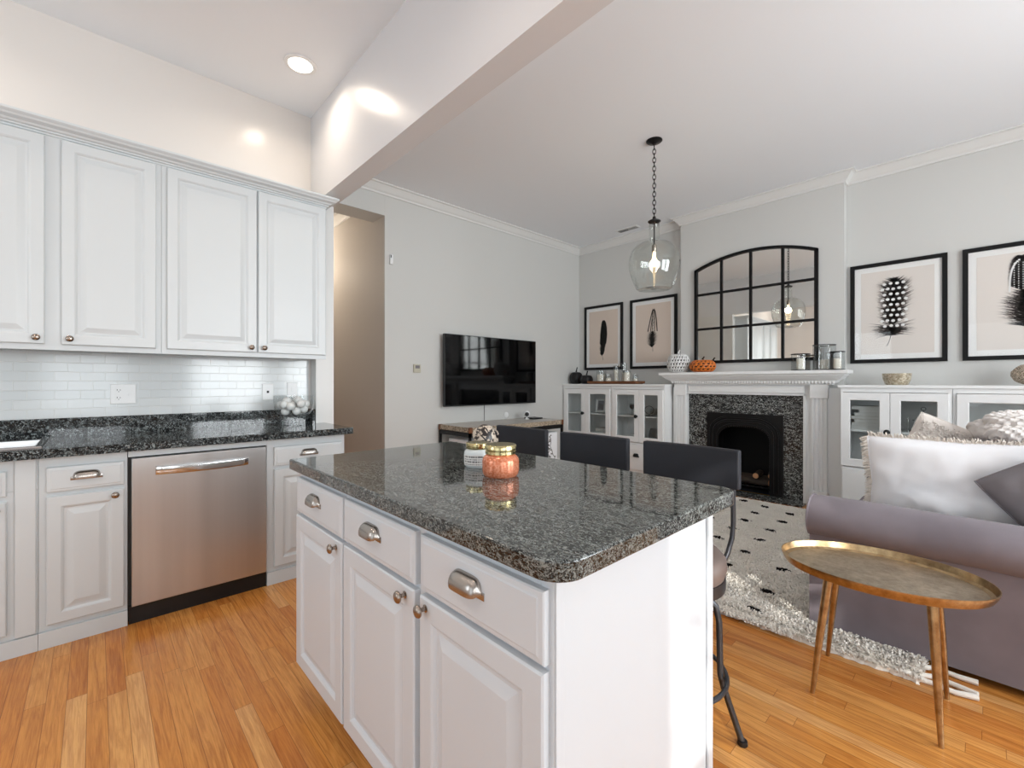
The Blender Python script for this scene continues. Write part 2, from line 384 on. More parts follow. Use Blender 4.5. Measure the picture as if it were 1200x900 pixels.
# crown moulding profile swept along straight runs
CR=[(0,0),(0,-.095),(.012,-.095),(.016,-.078),(.03,-.066),(.05,-.04),(.068,-.018),(.078,-.014),(.088,-.012),(.088,0)]
def crown(i,p0,p1,nrm,label,h=CZ,e0=0,e1=0,m='trim'):
    p0=V(p0);p1=V(p1);d=(p1-p0).normalized();n=V(nrm);b=MB(); vs_=[];N=len(CR)
    for (p,e,sg) in ((p0,e0,1),(p1,e1,-1)):
        for (a,z) in CR: vs_.append(V((p.x,p.y,h-.0005))+n*(a+.0005)+V((0,0,z))+d*(sg*e*a))
    fs_=[(k,(k+1)%N,(k+1)%N+N,k+N) for k in range(N)]+[tuple(range(N))[::-1],tuple(range(N,2*N))]
    b.add(vs_,fs_); return S('trim_%d'%i,label,'moulding',b,m)
crown(1,(TX,1.321,0),(TX,FY,0),(1,0,0),'white crown moulding above the television wall',e1=1)
crown(2,(TX,FY,0),(bx0,FY,0),(0,-1,0),'white crown moulding over the left pictures',e0=1,e1=1)
crown(3,(bx0,FY,0),(bx0,BRY,0),(-1,0,0),'short crown return at left of chimney breast',e0=1,e1=-1)
crown(4,(bx0,BRY,0),(bx1,BRY,0),(0,-1,0),'white crown moulding above the arched mirror',e0=-1,e1=-1)
crown(5,(bx1,BRY,0),(bx1,FY,0),(1,0,0),'short crown return at right of chimney breast',e0=-1,e1=1)
crown(6,(bx1,FY,0),(RX,FY,0),(0,-1,0),'white crown moulding over the right pictures',e0=1,e1=1)
crown(7,(-7.0,2.156,0),(TX-.271,2.156,0),(0,-1,0),'crown moulding inside the hall')
S('baseboard_tv','white baseboard under the television wall','baseboard',MB().box(TX+.0005,2.158,0,TX+.018,4.88,.13),'trim',bevel=.004)
S('baseboard_hall','white baseboard along the hall wall','baseboard',MB().box(-7.0,2.138,0,TX-.271,2.1555,.13),'trim',bevel=.004)
S('baseboard_right','white baseboard under the windows','baseboard',MB().box(RX-.018,BY+.02,0,RX-.0005,4.85,.13),'trim',bevel=.004)

# ================================================================== KITCHEN FITTINGS
def raised(mb,o,u,v,n,w,h,t=.02,st=.058,flat=False):
    if flat: L=[(0,0),(0,t-.006),(.003,t-.003),(.012,t-.002),(.016,t),]
    else: L=[(0,0),(0,t-.004),(.004,t),(st-.012,t),(st-.006,t-.003),(st,t-.009),(st+.008,t-.009),(st+.03,t-.002),(st+.034,t-.001)]
    mb.rings(o,u,v,n,w,h,L); return mb
def knob_mb(p,n,s=1):
    return MB().lathe([(0,0),(.009*s,0),(.009*s,.002*s),(.0055*s,.004*s),(.005*s,.012*s),(.0085*s,.016*s),(.0145*s,.019*s),(.0155*s,.0225*s),(.013*s,.0265*s),(.007*s,.029*s),(0,.030*s)],p,20,ax=n)
def cup_pull(p,u,v,n,w=.1,h=.03,d=.026):
    """bin pull: half dome open below with small tabs"""
    mb=MB(); p=V(p);u=V(u);v=V(v);n=V(n); NA=8;NU=16; 
    for (sc) in (1,.9):
        vs_=[]
        for i in range(NA+1):
            a=(PI/2)*i/NA*1.15
            for j in range(NU+1):
                t=-1+2*j/NU; s=(max(0,1-abs(t)**5))**.5
                vs_.append(p+u*(w/2*t*sc)+v*(h*math.cos(a)*s*sc)+n*(d*math.sin(a)*s*sc+.001))
        fs_=[(i*(NU+1)+j,i*(NU+1)+j+1,(i+1)*(NU+1)+j+1,(i+1)*(NU+1)+j) for i in range(NA) for j in range(NU)]
        mb.add(vs_,fs_)
    mb.rings(p-u*(w/2+.006)-v*.012,u,v,n,w+.012,.016,[(0,0),(0,.002),(.002,.003)])
    return mb
def cab_door(parent,o,u,v,n,w,h,m,knob=None,flat=False,name='door',handle=None,st=.058):
    mb=MB(); raised(mb,o,u,v,n,w,h,flat=flat,st=st); d=mb.build(name,m,parent,smooth=False)
    oo=V(o)
    if knob: knob_mb(oo+V(u)*knob[0]+V(v)*knob[1]+V(n)*.0195,n).build('knob','bronze',d,smooth=True)
    if handle: cup_pull(oo+V(u)*handle[0]+V(v)*handle[1]+V(n)*.0195,u,v,n).build('cup_pull','nickel',d,smooth=True)
    return d
UX=(0,1,0);UZ=(0,0,1);NX=(1,0,0)   # frame for doors facing +X
# --- upper cabinets
fx=-3.18
def upper(y0,y1,doors,label):
    t=thing('upper_cabinet',(KX+.16,(y0+y1)/2,1.385),label,'cabinet','upper kitchen cabinets')
    b=MB().box(KX+.001,y0+.0005,1.385,fx,y1-.0005,2.44).box(fx-.001,y0+.0005,1.377,fx+.0005,y1-.0005,1.385)
    b.build('body','cab',t,bevel=.0015)
    for (a,c,k) in doors: cab_door(t,(fx,a,1.405),UX,UZ,NX,c-a,1.028,'cab',knob=(k,.03))
    return t
upper(-.66,.2705,[(-.60,-.183,.389),(-.125,.246,.03)],'white two-door wall cabinet at the left edge, over the sink end of the counter')
upper(.2705,1.185,[(.295,.746,.419),(.755,1.177,.032)],'white two-door wall cabinet over the dishwasher, next to the hall opening')
# cornice
prof=[(0,0),(.004,0),(.004,.008),(.014,.012),(.014,.018),(.024,.022),(.03,.03),(.05,.038),(.056,.046),(.062,.05),(.068,.056),(.068,.066),(0,.066)]
b=MB(); z0=2.4405
vs_=[];N=len(prof); fxx=fx-.001
for (y,k) in ((-.9,0),(1.1855,1)):
    for (a,z) in prof: vs_.append((fxx+a,y+k*a,z0+z))
fs_=[(k,(k+1)%N,(k+1)%N+N,k+N) for k in range(N)]+[tuple(range(N))[::-1],tuple(range(N,2*N))]
b.add(vs_,fs_)
vs_=[]
for (x,k) in ((fxx,1),(-3.388,0)):
    for (a,z) in prof: vs_.append((x+k*a,1.1855+a,z0+z))
b.add(vs_,[(k,(k+1)%N,(k+1)%N+N,k+N) for k in range(N)]+[tuple(range(N))[::-1],tuple(range(N,2*N))])
b.box(KX+.001,-.9,z0,fxx,1.1855,z0+.012)
tag(b.build('cornice','cab'),'stepped grey-white crown moulding capping the upper kitchen cabinets','moulding')
# backsplash
S('wall_backsplash','white subway tile backsplash between counter and wall cabinets','backsplash',MB().box(KX+.0005,-1.6,1.0185,KX+.009,1.1695,1.384),'tile')
# --- base cabinets
bx=-2.945
def base(y0,y1,label,fill=None):
    t=thing('base_cabinet',(KX+.28,(y0+y1)/2,0),label,'cabinet','white base cabinets under the black counter')
    (MB().box(KX+.001,y0+.0005,.076,bx,y1-.0005,.73).box(bx-.02,y0+.0005,.7305,bx,y1-.0005,.8745) if fill else MB().box(KX+.001,y0+.0005,.076,bx,y1-.0005,.8745)).build('body','cab',t,bevel=.0015)
    MB().box(bx-.03,y0+.0005,0,bx+.014,y1-.0005,.0755).build('toe_board','cab',t,bevel=.001)
    return t
t=base(-1.3,-.19,'white sink cabinet at the left edge of the counter',True)
cab_door(t,(bx,-.72,.105),UX,UZ,NX,.435,.585,'cab',knob=(.405,.555)); cab_door(t,(bx,-.72,.715),UX,UZ,NX,.435,.11,'cab',flat=True,name='false_drawer_front')
MB().box(bx,-.262,.08,bx+.012,-.196,.874).build('filler_strip','cab',t,bevel=.004)
t=base(-.19,.117,'narrow white base cabinet left of the dishwasher')
cab_door(t,(bx,-.164,.105),UX,UZ,NX,.268,.585,'cab',knob=(.234,.56)); cab_door(t,(bx,-.164,.71),UX,UZ,NX,.268,.115,'cab',flat=True,name='drawer',handle=(.134,.06))
t=base(.746,1.218,'white base cabinet at the hall end, right of the dishwasher')
cab_door(t,(bx,.785,.105),UX,UZ,NX,.41,.585,'cab',knob=(.38,.56)); cab_door(t,(bx,.785,.71),UX,UZ,NX,.41,.115,'cab',flat=True,name='drawer',handle=(.2,.06))
# --- dishwasher
t=thing('dishwasher',(-3.2,.432,0),'stainless steel dishwasher with curved bar handle and black toe panel','dishwasher')
MB().box(KX+.05,.1185,.01,-2.955,.7445,.84).build('tub','plastic',t)
MB().box(-2.954,.131,.092,-2.915,.739,.834).build('front_panel','steel',t,bevel=.004)
MB().box(-2.954,.122,0,-2.94,.742,.089).build('toe_panel','plastic',t)
MB().box(-2.954,.119,.841,-2.934,.745,.8745).build('top_rail','cab',t)
b=MB(); NN=24; vs_=[]
for i in range(NN+1):
    s=i/NN; y=.224+.416*s; bow=math.sin(PI*s)**.5*.012 if 0<s<1 else 0
    for (dx,dz) in ((0,-.026),(.016+bow,-.024),(.021+bow,-.006),(.018+bow,.013),(0,.017)): vs_.append((-2.9145+dx,y,.768-.004*math.sin(PI*s)+dz))
b.add(vs_,[(i*5+k,i*5+(k+1)%5,(i+1)*5+(k+1)%5,(i+1)*5+k) for i in range(NN) for k in range(5)]+[tuple(range(5)),tuple(NN*5+k for k in range(5))])
b.build('handle','chrome',t,smooth=True)
# --- countertop (with sink cut-out) and upstand
b=MB(); cz0,cz1=.875,.915
sy0,sy1,sx0,sx1=-.95,-.20,-3.36,-3.0
b.prism([(KX+.001,sy1),(-2.88,sy1),(-2.88,1.25),(-3.385,1.25),(-3.385,1.189),(KX+.001,1.189)],(0,0,cz0),(1,0,0),(0,1,0),(0,0,1),cz1-cz0)
b.box(KX+.001,-1.6,cz0,-2.88,sy0,cz1).box(KX+.001,sy0,cz0,sx0,sy1,cz1).box(sx1,sy0,cz0,-2.88,sy1,cz1)
ct=b.build('countertop','granite2',bevel=.0); tag(ct,'long black speckled granite counter with upstand under the wall cabinets','countertop')
MB().box(KX+.001,-1.6,.9155,KX+.022,1.169,1.018).build('upstand','granite2',ct)
MB().box(KX+.001,1.1695,.9155,-3.40,1.1885,1.018).build('side_upstand','granite2',ct)
# sink
t=thing('sink',(-3.18,-.57,.75),'stainless drop-in sink at the left edge of the counter','sink')
MB().rings((sx0-.02,sy0-.02,.9155),(1,0,0),(0,1,0),(0,0,1),sx1-sx0+.04,sy1-sy0+.04,[(0,0),(.004,.006),(.022,.006),(.03,.001)],cap=False).build('rim','chrome',t,smooth=True)
b=MB(); b.rings((sx0+.004,sy0+.004,.74),(1,0,0),(0,1,0),(0,0,1),sx1-sx0-.008,sy1-sy0-.008,[(0,.176),(.01,.02),(.02,.002)],cap=False); b.box(sx0+.02,sy0+.02,.738,sx1-.02,sy1-.02,.742)
b.build('basin','steel',t,smooth=True)
# --- outlets
def plate(y0,y1,z0,z1,label,kind):
    t=thing('wall_plate',(KX+.01,(y0+y1)/2,z0),label,'outlet')
    MB().rings((KX+.0095,y0,z0),UX,UZ,NX,y1-y0,z1-z0,[(0,0),(0,.003),(.004,.006)]).build('cover_plate','white_plastic',t)
    yc=(y0+y1)/2
    if kind=='duo':
        ys=y0+(y1-y0)*.32
        for zc in (z0+.035,z1-.038):
            s=MB()
            s.box(KX+.0156,ys-.014,zc-.012,KX+.0172,ys+.014,zc+.012); r=s.build('receptacle','white_plastic',t,bevel=.001)
            q=MB(); q.box(KX+.0173,ys-.008,zc-.001,KX+.0178,ys-.0055,zc+.008).box(KX+.0173,ys+.0055,zc-.001,KX+.0178,ys+.008,zc+.006).box(KX+.0173,ys-.002,zc-.009,KX+.0178,ys+.002,zc-.005); q.build('slots','slot',r)
        ys=y0+(y1-y0)*.72; zc=(z0+z1)/2
        MB().box(KX+.0156,ys-.004,zc-.010,KX+.024,ys+.004,zc+.004).build('toggle','white_plastic',t,bevel=.001)
    elif kind=='jack':
        MB().box(KX+.0156,yc-.007,z0+.05,KX+.0175,yc+.007,z0+.066).build('jack','slot',t)
    else:
        MB().box(KX+.0156,yc-.008,z0+.045,KX+.018,yc+.008,z0+.072).build('socket','white_plastic',t,bevel=.001)
plate(.062,.178,1.088,1.206,'white double plate with outlet and switch on the tile backsplash','duo')
plate(.856,.928,1.09,1.206,'white plate with small black jack, left of the footed glass bowl','jack')
plate(1.02,1.09,1.105,1.215,'white wall plate above the footed glass bowl','x')
# --- footed glass bowl with white balls
t=thing('footed_bowl',(-3.27,1.0,.9155),'clear footed glass bowl on the counter end by the wall','bowl')
c=(-3.27,1.0,.9155)
b=MB().lathe([(r_*1.19,z_*1.26) for r_,z_ in [(0,.0),(.055,.0),(.055,.003),(.02,.008),(.009,.014),(.008,.04),(.012,.05),(.05,.056),(.085,.07),(.098,.09),(.104,.13),(.106,.165),(.108,.166),(.107,.13),(.101,.09),(.087,.066),(.05,.052),(.0,.050)]],c,40); b.build('glass_bowl','glass',t,smooth=True)
random.seed(3); gi=0
spots=[(-.07,.045,.125),(.07,-.04,.12),(.04,-.07,.13),(-.05,-.065,.125),(.075,.02,.135),(.0,.07,.13),(-.075,-.01,.14),(.03,.02,.15),(-.03,.03,.155),(.01,-.045,.15),(-.045,-.03,.088),(.012,-.055,.088),(.05,.0,.09),(-.01,.035,.088),(-.055,.03,.09),(.0,-.005,.122),(.045,.045,.1),(-.03,-.005,.125)]
for (dx,dy,dz) in spots:
    s=MB().sphere((c[0]+dx*1.08,c[1]+dy*1.08,c[2]+dz*1.12+.004),.028,14,8); 
    o=s.build('decor_ball','white',smooth=True); tag(o,'small white ball piled in the footed glass bowl on the counter','ball','white balls in the footed bowl')
# --- recessed light
t=thing('recessed_light',(-2.95,.94,CZ-.01),'round lit recessed light in the kitchen ceiling','light')
MB().lathe([(.07,.0),(.092,.0),(.094,.006),(.09,.0095),(.07,.0095),(.07,0)],(-2.95,.94,CZ-.01),36).build('trim_ring','white_plastic',t,smooth=True)
MB().lathe([(0,.003),(.069,.003),(.069,.009),(0,.009)],(-2.95,.94,CZ-.01),36).build('lens','lampglow',t)
lamp('AREA','downlight',(-2.95,.94,CZ-.012),4.5,(1,.84,.68),(0,0,-1),shape='DISK',size=.13,spread=math.radians(150))
# kitchen has more downlights in the same row behind the camera
for (lx,ly) in ((-2.95,-.9),(-1.0,.3),(-1.0,-1.3)):
    t=thing('recessed_light',(lx,ly,CZ-.01),'round recessed kitchen ceiling light outside the photo','light','recessed lights behind the viewer')
    MB().lathe([(.07,.0),(.092,.0),(.094,.006),(.09,.0095),(.07,.0095),(.07,0)],(lx,ly,CZ-.01),36).build('trim_ring','white_plastic',t,smooth=True)
    MB().lathe([(0,.003),(.069,.003),(.069,.009),(0,.009)],(lx,ly,CZ-.01),36).build('lens','lampglow',t)
    lamp('AREA','downlight',(lx,ly,CZ-.012),7,(1,.85,.72),(0,0,-1),shape='DISK',size=.13,spread=math.radians(150))
lamp('POINT','hall_light',(-5.9,1.75,2.7),22,(1,.86,.70),shadow_soft_size=.15)

# ================================================================== ISLAND
t=thing('kitchen_island',(-1.18,.91,0),'white kitchen island with three drawers above three doors','kitchen island')
ix0,ix1,iy0,iy1=-1.85,-.52,.59,1.236
MB().box(ix0,iy0,.11,ix1-.031,iy1,.8745).box(ix0+.06,iy0+.09,0,ix1-.031,iy1-.05,.1095).build('body','isl',t,bevel=.002)
# right end panel with corner strips running to the floor
b=MB().box(ix1-.0305,iy0-.001,0,ix1+.001,iy1+.001,.8745); b.build('end_panel','isl',t,bevel=.0015)
MB().box(ix1+.001,iy1-.028,0,ix1+.009,iy1,.8745).build('edge_strip','isl',t,bevel=.003)
MB().box(ix1+.001,iy0,0,ix1+.005,iy0+.022,.8745).build('edge_strip','isl',t,bevel=.0015)
UI=(1,0,0);NI=(0,-1,0)
cols=[(-1.838,-1.402,.395,.18),(-1.388,-.962,.385,.43),(-.936,-.530,.022,.5)]
for i,(a,c_,k,_) in enumerate(cols):
    w=c_-a
    cab_door(t,(a,iy0,.715),UI,UZ,NI,w,.133,'isl',flat=True,name='drawer',handle=(w*.47,.072))
    cab_door(t,(a,iy0,.125),UI,UZ,NI,w,.578,'isl',knob=(k if i<2 else .028,.555),st=.062)
# granite top, rounded right-hand corners
def rounded(x0,y0,x1,y1,r00,r10,r11,r01,seg=8):
    pts=[]
    for (cx,cy,r,a0) in ((x0+r00,y0+r00,r00,PI),(x1-r10,y0+r10,r10,1.5*PI),(x1-r11,y1-r11,r11,0),(x0+r01,y1-r01,r01,.5*PI)):
        if r<=0: pts.append((cx,cy)); continue
        for k in range(seg+1):
            a=a0+PI/2*k/seg; pts.append((cx+r*math.cos(a),cy+r*math.sin(a)))
    return pts
poly=rounded(-1.87,.553,-.475,1.325,.01,.06,.05,.01)
b=MB().prism(poly,(0,0,.8755),(1,0,0),(0,1,0),(0,0,1),.0395)
tag(b.build('island_countertop','granite',bevel=.005,seg=3,smooth=True),'grey-black speckled polished granite slab on the kitchen island','countertop')
# --- copper candle jar
def jar(c,r,h,name,label,bodym,lidm,lidh):
    t=thing(name,c,label,'candle')
    MB().lathe([(0,0),(r*.86,0),(r*.97,.008),(r,.02),(r,h*.62),(r*.96,h*.75),(r*.86,h*.83),(r*.78,h*.87),(r*.76,h*.9),(0,h*.9)],c,48).build('glass_body',bodym,t,smooth=True)
    q=V(c)+V((0,0,h*.885))
    MB().lathe([(0,0),(r*.80,0),(r*.84,.003),(r*.84,lidh*.38),(r*.80,lidh*.45),(r*.80,lidh*.5),(r*.86,lidh*.55),(r*.86,lidh*.9),(r*.82,lidh),(0,lidh)],q,48).build('lid',lidm,t,smooth=True)
    return t
jar((-1.072,.955,.9155),.0595,.078,'candle_jar','round copper glass candle jar with brass lid on the island','copper','gold',.032)
t=jar((-1.245,1.0,.9155),.05,.072,'candle_jar','milky glass candle jar with printed white label behind the copper jar','wglass','gold',.022)
c=V((-1.245,1.0,.9155)); n=24; r=.0507
b=MB(); a0=math.atan2(-c.y,-c.x)
vs_=[];
for k in range(n+1):
    a=a0-1.25+2.5*k/n
    for z in (.010,.046): vs_.append((c.x+r*math.cos(a),c.y+r*math.sin(a),c.z+z))
b.add(vs_,[(2*k,2*k+2,2*k+3,2*k+1) for k in range(n)]); lb=b.build('label','label',t,smooth=True)
b=MB(); random.seed(5)
for row,(z,hh) in enumerate(((.040,.006),(.031,.003),(.023,.006),(.014,.003))):
    a=a0-1.1
    while a<a0+1.1:
        wd=random.uniform(.03,.09)
        vs_=[(c.x+(r+.0004)*math.cos(aa),c.y+(r+.0004)*math.sin(aa),c.z+zz) for aa,zz in ((a,z-hh/2),(a+wd,z-hh/2),(a+wd,z+hh/2),(a,z+hh/2))]
        b.add(vs_,[(0,1,2,3)]); a+=wd+random.uniform(.02,.07)
b.build('print','labelink',lb)
b=MB().sphere((-1.515,1.262,.9155+.057),.057,32,20)
for i,p in enumerate(b.v):
    q=p-V((-1.515,1.262,.9725)); b.v[i]=V((-1.515,1.262,.9725))+q*(1+fbm(q*1,26,.12))
tag(b.build('decor_ball','swirl',smooth=True),'black and cream swirled stone ball behind the candle jars on the island','ball')

# ================================================================== BAR STOOLS
def make_stool():
    t=thing('bar_stool',(0,0,0),'x','bar stool','black-backed bar stools along the island')
    # seat
    MB().lathe([(0,.642),(.13,.642),(.17,.634),(.187,.615),(.190,.59),(.182,.5605),(0,.5605)],(.01,.01,0),40).build('seat','seat',t,smooth=True)
    MB().lathe([(0,.512),(.165,.512),(.184,.52),(.186,.5595),(0,.5595)],(.01,.01,0),40).build('seat_pan','tube',t,smooth=True)
    # backrest, slightly curved
    b=MB(); vs_=[];n=14
    for i in range(n+1):
        x=-.187+.374*i/n; yy=.175+.016*(1-(x/.187)**2)
        for (dy,z) in ((0,.835),(0,.975),(.03,.975),(.03,.835)): vs_.append((x,yy+dy,z))
    b.add(vs_,[(i*4+k,i*4+(k+1)%4,(i+1)*4+(k+1)%4,(i+1)*4+k) for i in range(n) for k in range(4)]+[(0,1,2,3),(n*4+3,n*4+2,n*4+1,n*4)])
    b.build('backrest','leather',t,bevel=.006,seg=3,smooth=True)
    for s in (-1,1):
        MB().tube([(s*.15,.228,.93),(s*.15,.228,.70),(s*.148,.222,.65),(s*.142,.2,.60),(s*.13,.17,.555),(s*.12,.14,.53),(s*.09,.10,.505),(s*.05,.04,.50)],.0085,10).build('back_support','tube',t,smooth=True)
    MB().cyl((0,0,.30),(0,0,.574),.02).build('screw_post','tube',t,smooth=True)
    MB().lathe([(0,.42),(.035,.42),(.04,.43),(.04,.49),(.033,.5),(0,.5)],(0,0,0),24).build('hub','tube',t,smooth=True)
    for k in range(4):
        a=math.radians(27)+k*PI/2; ca,sa=math.cos(a),math.sin(a)
        pts=[(.03,.485),(.09,.49),(.14,.48),(.168,.45),(.178,.40),(.18,.30),(.182,.22),(.192,.18),(.218,.10),(.247,.012)]
        l=MB().tube([(r*ca,r*sa,z) for r,z in pts],.0105,10).build('leg','tube',t,smooth=True)
        MB().lathe([(0,0),(.015,0),(.017,.004),(.015,.016),(0,.018)],(.249*ca,.249*sa,0),16).build('foot_cap','plastic',l,smooth=True)
    MB().tube([(.202*math.cos(2*PI*k/40),.202*math.sin(2*PI*k/40),.215) for k in range(40)],.008,8,closed=True).build('foot_ring','tube',t,smooth=True)
    return t
proto=make_stool()
for i,(x,lab) in enumerate(((-.78,'black-backed bar stool nearest the rug and fireplace, right end of the island'),(-1.23,'middle black-backed bar stool behind the island'),(-1.70,'black-backed bar stool at the television end of the island'))):
    o=proto if i==0 else copy_tree(proto)
    o.location=(x,1.47,0); o['label']=lab
ORG[proto.name]=V((0,0,0))

# ================================================================== TELEVISION WALL
t=thing('television',(-4.12,3.55,.943),'large flat black television mounted on the grey wall','television')
MB().box(-4.135,2.82,.943,-4.10,4.28,1.76).build('housing','plastic',t,bevel=.004)
MB().box(-4.0995,2.828,.958,-4.098,4.272,1.752).build('screen','screen',t)
MB().box(TX+.0005,3.25,1.2,-4.1355,3.85,1.55).build('wall_mount','black',t)
tag(MB().tube([(TX+.004,3.47,.745),(TX+.004,3.47,.85),(TX+.004,3.47,1.0)],.003,6).build('cable','rim'),'thin cable hanging on the wall below the television','cable')
t=thing('thermostat',(TX,2.523,1.32),'beige square thermostat on the wall left of the television','thermostat')
MB().box(TX+.0005,2.483,1.32,TX+.022,2.567,1.41).build('cover','beige_plastic',t,bevel=.004)
MB().box(TX+.0221,2.498,1.365,TX+.023,2.552,1.397).build('display','gpillow',t)
t=thing('alarm_sensor',(TX,2.222,2.43),'small white alarm sensor high beside the hall opening','sensor')
MB().box(TX+.0005,2.205,2.43,TX+.025,2.238,2.53).build('cover','white_plastic',t,bevel=.003)
MB().box(TX+.0255,2.209,2.495,TX+.027,2.218,2.525).build('grille','slot',t)
# console table
t=thing('console_table',(-3.9,3.53,0),'mosaic-topped console table with dark iron frame under the television','table')
cx0,cx1,cy0,cy1,czt=-4.18,-3.62,2.80,4.27,.745
MB().box(cx0+.012,cy0+.012,czt-.018,cx1-.012,cy1-.012,czt).build('top_inlay','greywood',t)
b=MB().box(cx1-.0115,cy0,czt-.05,cx1,cy1,czt+.001).box(cx0,cy0,czt-.05,cx0+.0115,cy1,czt+.001).box(cx0,cy0,czt-.05,cx1,cy0+.0115,czt+.001).box(cx0,cy1-.0115,czt-.05,cx1,cy1,czt+.001)
b.build('edge_band','mosaic',t)
b=MB()
for (x,y) in ((cx1-.02,cy0-.004),(cx0-.0,cy0-.004),(cx1-.02,cy1-.03),(cx0,cy1-.03)): b.box(x,y,czt-.055,x+.025,y+.036,czt+.004)
b.build('corner_blocks','walnut',t,bevel=.002)
b=MB().box(cx0,cy0,czt-.10,cx1,cy0+.02,czt-.056).box(cx0,cy1-.02,czt-.10,cx1,cy1,czt-.056).box(cx1-.02,cy0,czt-.10,cx1,cy1,czt-.056).box(cx0,cy0,czt-.10,cx0+.02,cy1,czt-.056)
b.build('frame_rail','black',t)
for (x,y) in ((cx0,cy0),(cx1-.024,cy0),(cx0,cy1-.024),(cx1-.024,cy1-.024)): MB().box(x,y,0,x+.024,y+.024,czt-.101).build('leg','black',t)
MB().box(cx0+.03,cy0+.03,.16,cx1-.03,cy1-.03,.18).build('lower_shelf','greywood',t)
# ottomans with branch print under the console
for (y0,y1,lab) in ((3.76,4.20,'white storage cube with black branch print under the console, fireplace end'),(2.86,3.28,'white storage cube with black branch print under the console, hall end')):
    q=thing('storage_cube',(-3.86,(y0+y1)/2,.181),lab,'box','branch-print cubes under the console')
    MB().box(-4.08,y0,.181,-3.65,y1,.60).build('body','pillow',q,bevel=.012,seg=3)
    # branches: thin dark stems and round leaves on the visible faces
    br=MB(); random.seed(int(y0*100))
    for face in (0,1):
        for k in range(6):
            a0_=random.uniform(.06,.36); z=.2; 
            for s in range(7):
                a1=a0_+random.uniform(-.04,.04); z1=z+random.uniform(.035,.06)
                a1=min(max(a1,.03),.39); z1=min(z1,.585)
                w=.005
                def PT(a,zz): return (-3.6495,y0+a,zz) if face==0 else (-4.08+a,y0-.0005,zz)
                br.add([PT(a0_-w,z),PT(a0_+w,z),PT(a1+w,z1),PT(a1-w,z1)],[(0,1,2,3)])
                la=random.uniform(0,PI); lx=min(max(a1+math.cos(la)*.025,.03),.39); lz=min(z1+.012,.575)
                br.add([PT(lx+.016*math.cos(u*PI/4),lz+.008*math.sin(u*PI/4)) for u in range(8)],[tuple(range(8))])
                a0_,z=a1,z1
    br.build('branch_print','ink2',q)
# objects on console
t=thing('smart_camera',(-3.98,3.99,.747),'small round white camera with black face on the console','camera')
MB().lathe([(0,0),(.03,0),(.032,.004),(.02,.01),(.009,.02),(.009,.03)],(-3.98,3.99,.747),24).build('base','white_plastic',t,smooth=True)
hd=MB().sphere((-3.98,3.99,.747+.066),.04,24,14).build('head','white_plastic',t,smooth=True)
MB().lathe([(0,.0),(.026,.0),(.026,.004),(0,.006)],V((-3.98,3.99,.813))+V((.73,-.68,.0))*.0375,24,ax=(.73,-.68,0)).build('lens','plastic',hd,smooth=True)
tag(MB().box(-4.06,4.02,.747,-3.90,4.20,.765).build('media_box','plastic',bevel=.004),'flat black media box at the right end of the console','electronics')
tag(MB().lathe([(0,0),(.034,0),(.036,.004),(.036,.01),(.03,.014),(0,.014)],(TX+.0005,3.83,.80),28,ax=(1,0,0)).build('wall_disc','white_plastic',smooth=True),'round pale grey disc on the wall left of the small camera','sensor')  # plain pale disc set on the wall

# ================================================================== FIREPLACE
t=thing('fireplace',(-1.8,5.0,0),'white fireplace mantelpiece with fluted pilasters and black granite surround','fireplace')
FB=BRY-.001
# granite surround around the insert, then insert frame
gx0,gx1,gzt=-2.43,-1.235,1.085; ggy=5.185
b=MB().box(gx0,ggy,0,fb[0]-.01,FB,gzt).box(fb[1]+.01,ggy,0,gx1,FB,gzt).box(fb[0]-.01,ggy,fb[3]+.01,fb[1]+.01,FB,gzt)
b.build('granite_surround','granite3',t)
MB().box(-2.45,4.985,0,-1.215,ggy-.0005,.018).build('hearth_slab','granite3',t,bevel=.003)
# mantel woodwork
wy=5.13
b=MB().box(-2.60,wy,0,gx0-.001,FB,1.16).box(gx1+.001,wy,0,-.93,FB,1.16).box(gx0-.001,wy,gzt,gx1+.001,FB,1.16)
b.build('backing','bcab',t,bevel=.002)
# inner moulding around granite
MB().box(gx0-.018,wy-.012,0,gx0+.004,wy-.0005,gzt+.012).box(gx1-.004,wy-.012,0,gx1+.018,wy-.0005,gzt+.012).box(gx0-.018,wy-.012,gzt-.004,gx1+.018,wy-.0005,gzt+.014).build('inner_moulding','bcab',t,bevel=.004)
b=MB().box(-2.40,wy-.02,1.105,-1.225,wy-.0005,1.175); b.rings((-2.40,wy-.0195,1.108),UI,UZ,NI,1.175,.064,[(0,0),(0,.004),(.008,.004),(.014,0),(.016,-.002)]); b.build('frieze','bcab',t)
for (px0,px1,nm) in ((-2.555,-2.435,'left'),(-1.165,-1.04,'right')):
    b=MB(); w=px1-px0
    pts=[(0,0)]; nf=3; fw_=w/ (nf*2+1)
    pr=[(0,.0),(0,.03)]
    for k in range(nf):
        a=fw_*(2*k+1); 
        pr+=[(a,.03)]+[(a+fw_*(.5-.5*math.cos(PI*j/6)),.03-.012*math.sin(PI*j/6)) for j in range(1,6)]+[(a+fw_,.03)]
    pr+=[(w,.03),(w,0)]
    b.prism([(x,-y) for x,y in pr],(px0,wy-.0005,.16),(1,0,0),(0,1,0),(0,0,1),.90)
    pl=b.build('pilaster','bcab',t)
    MB().box(px0-.012,wy-.045,0,px1+.012,wy-.0005,.16).build('plinth','bcab',pl,bevel=.004)
    MB().box(px0-.012,wy-.045,1.06,px1+.012,wy-.0005,1.19).build('capital','bcab',pl,bevel=.004)
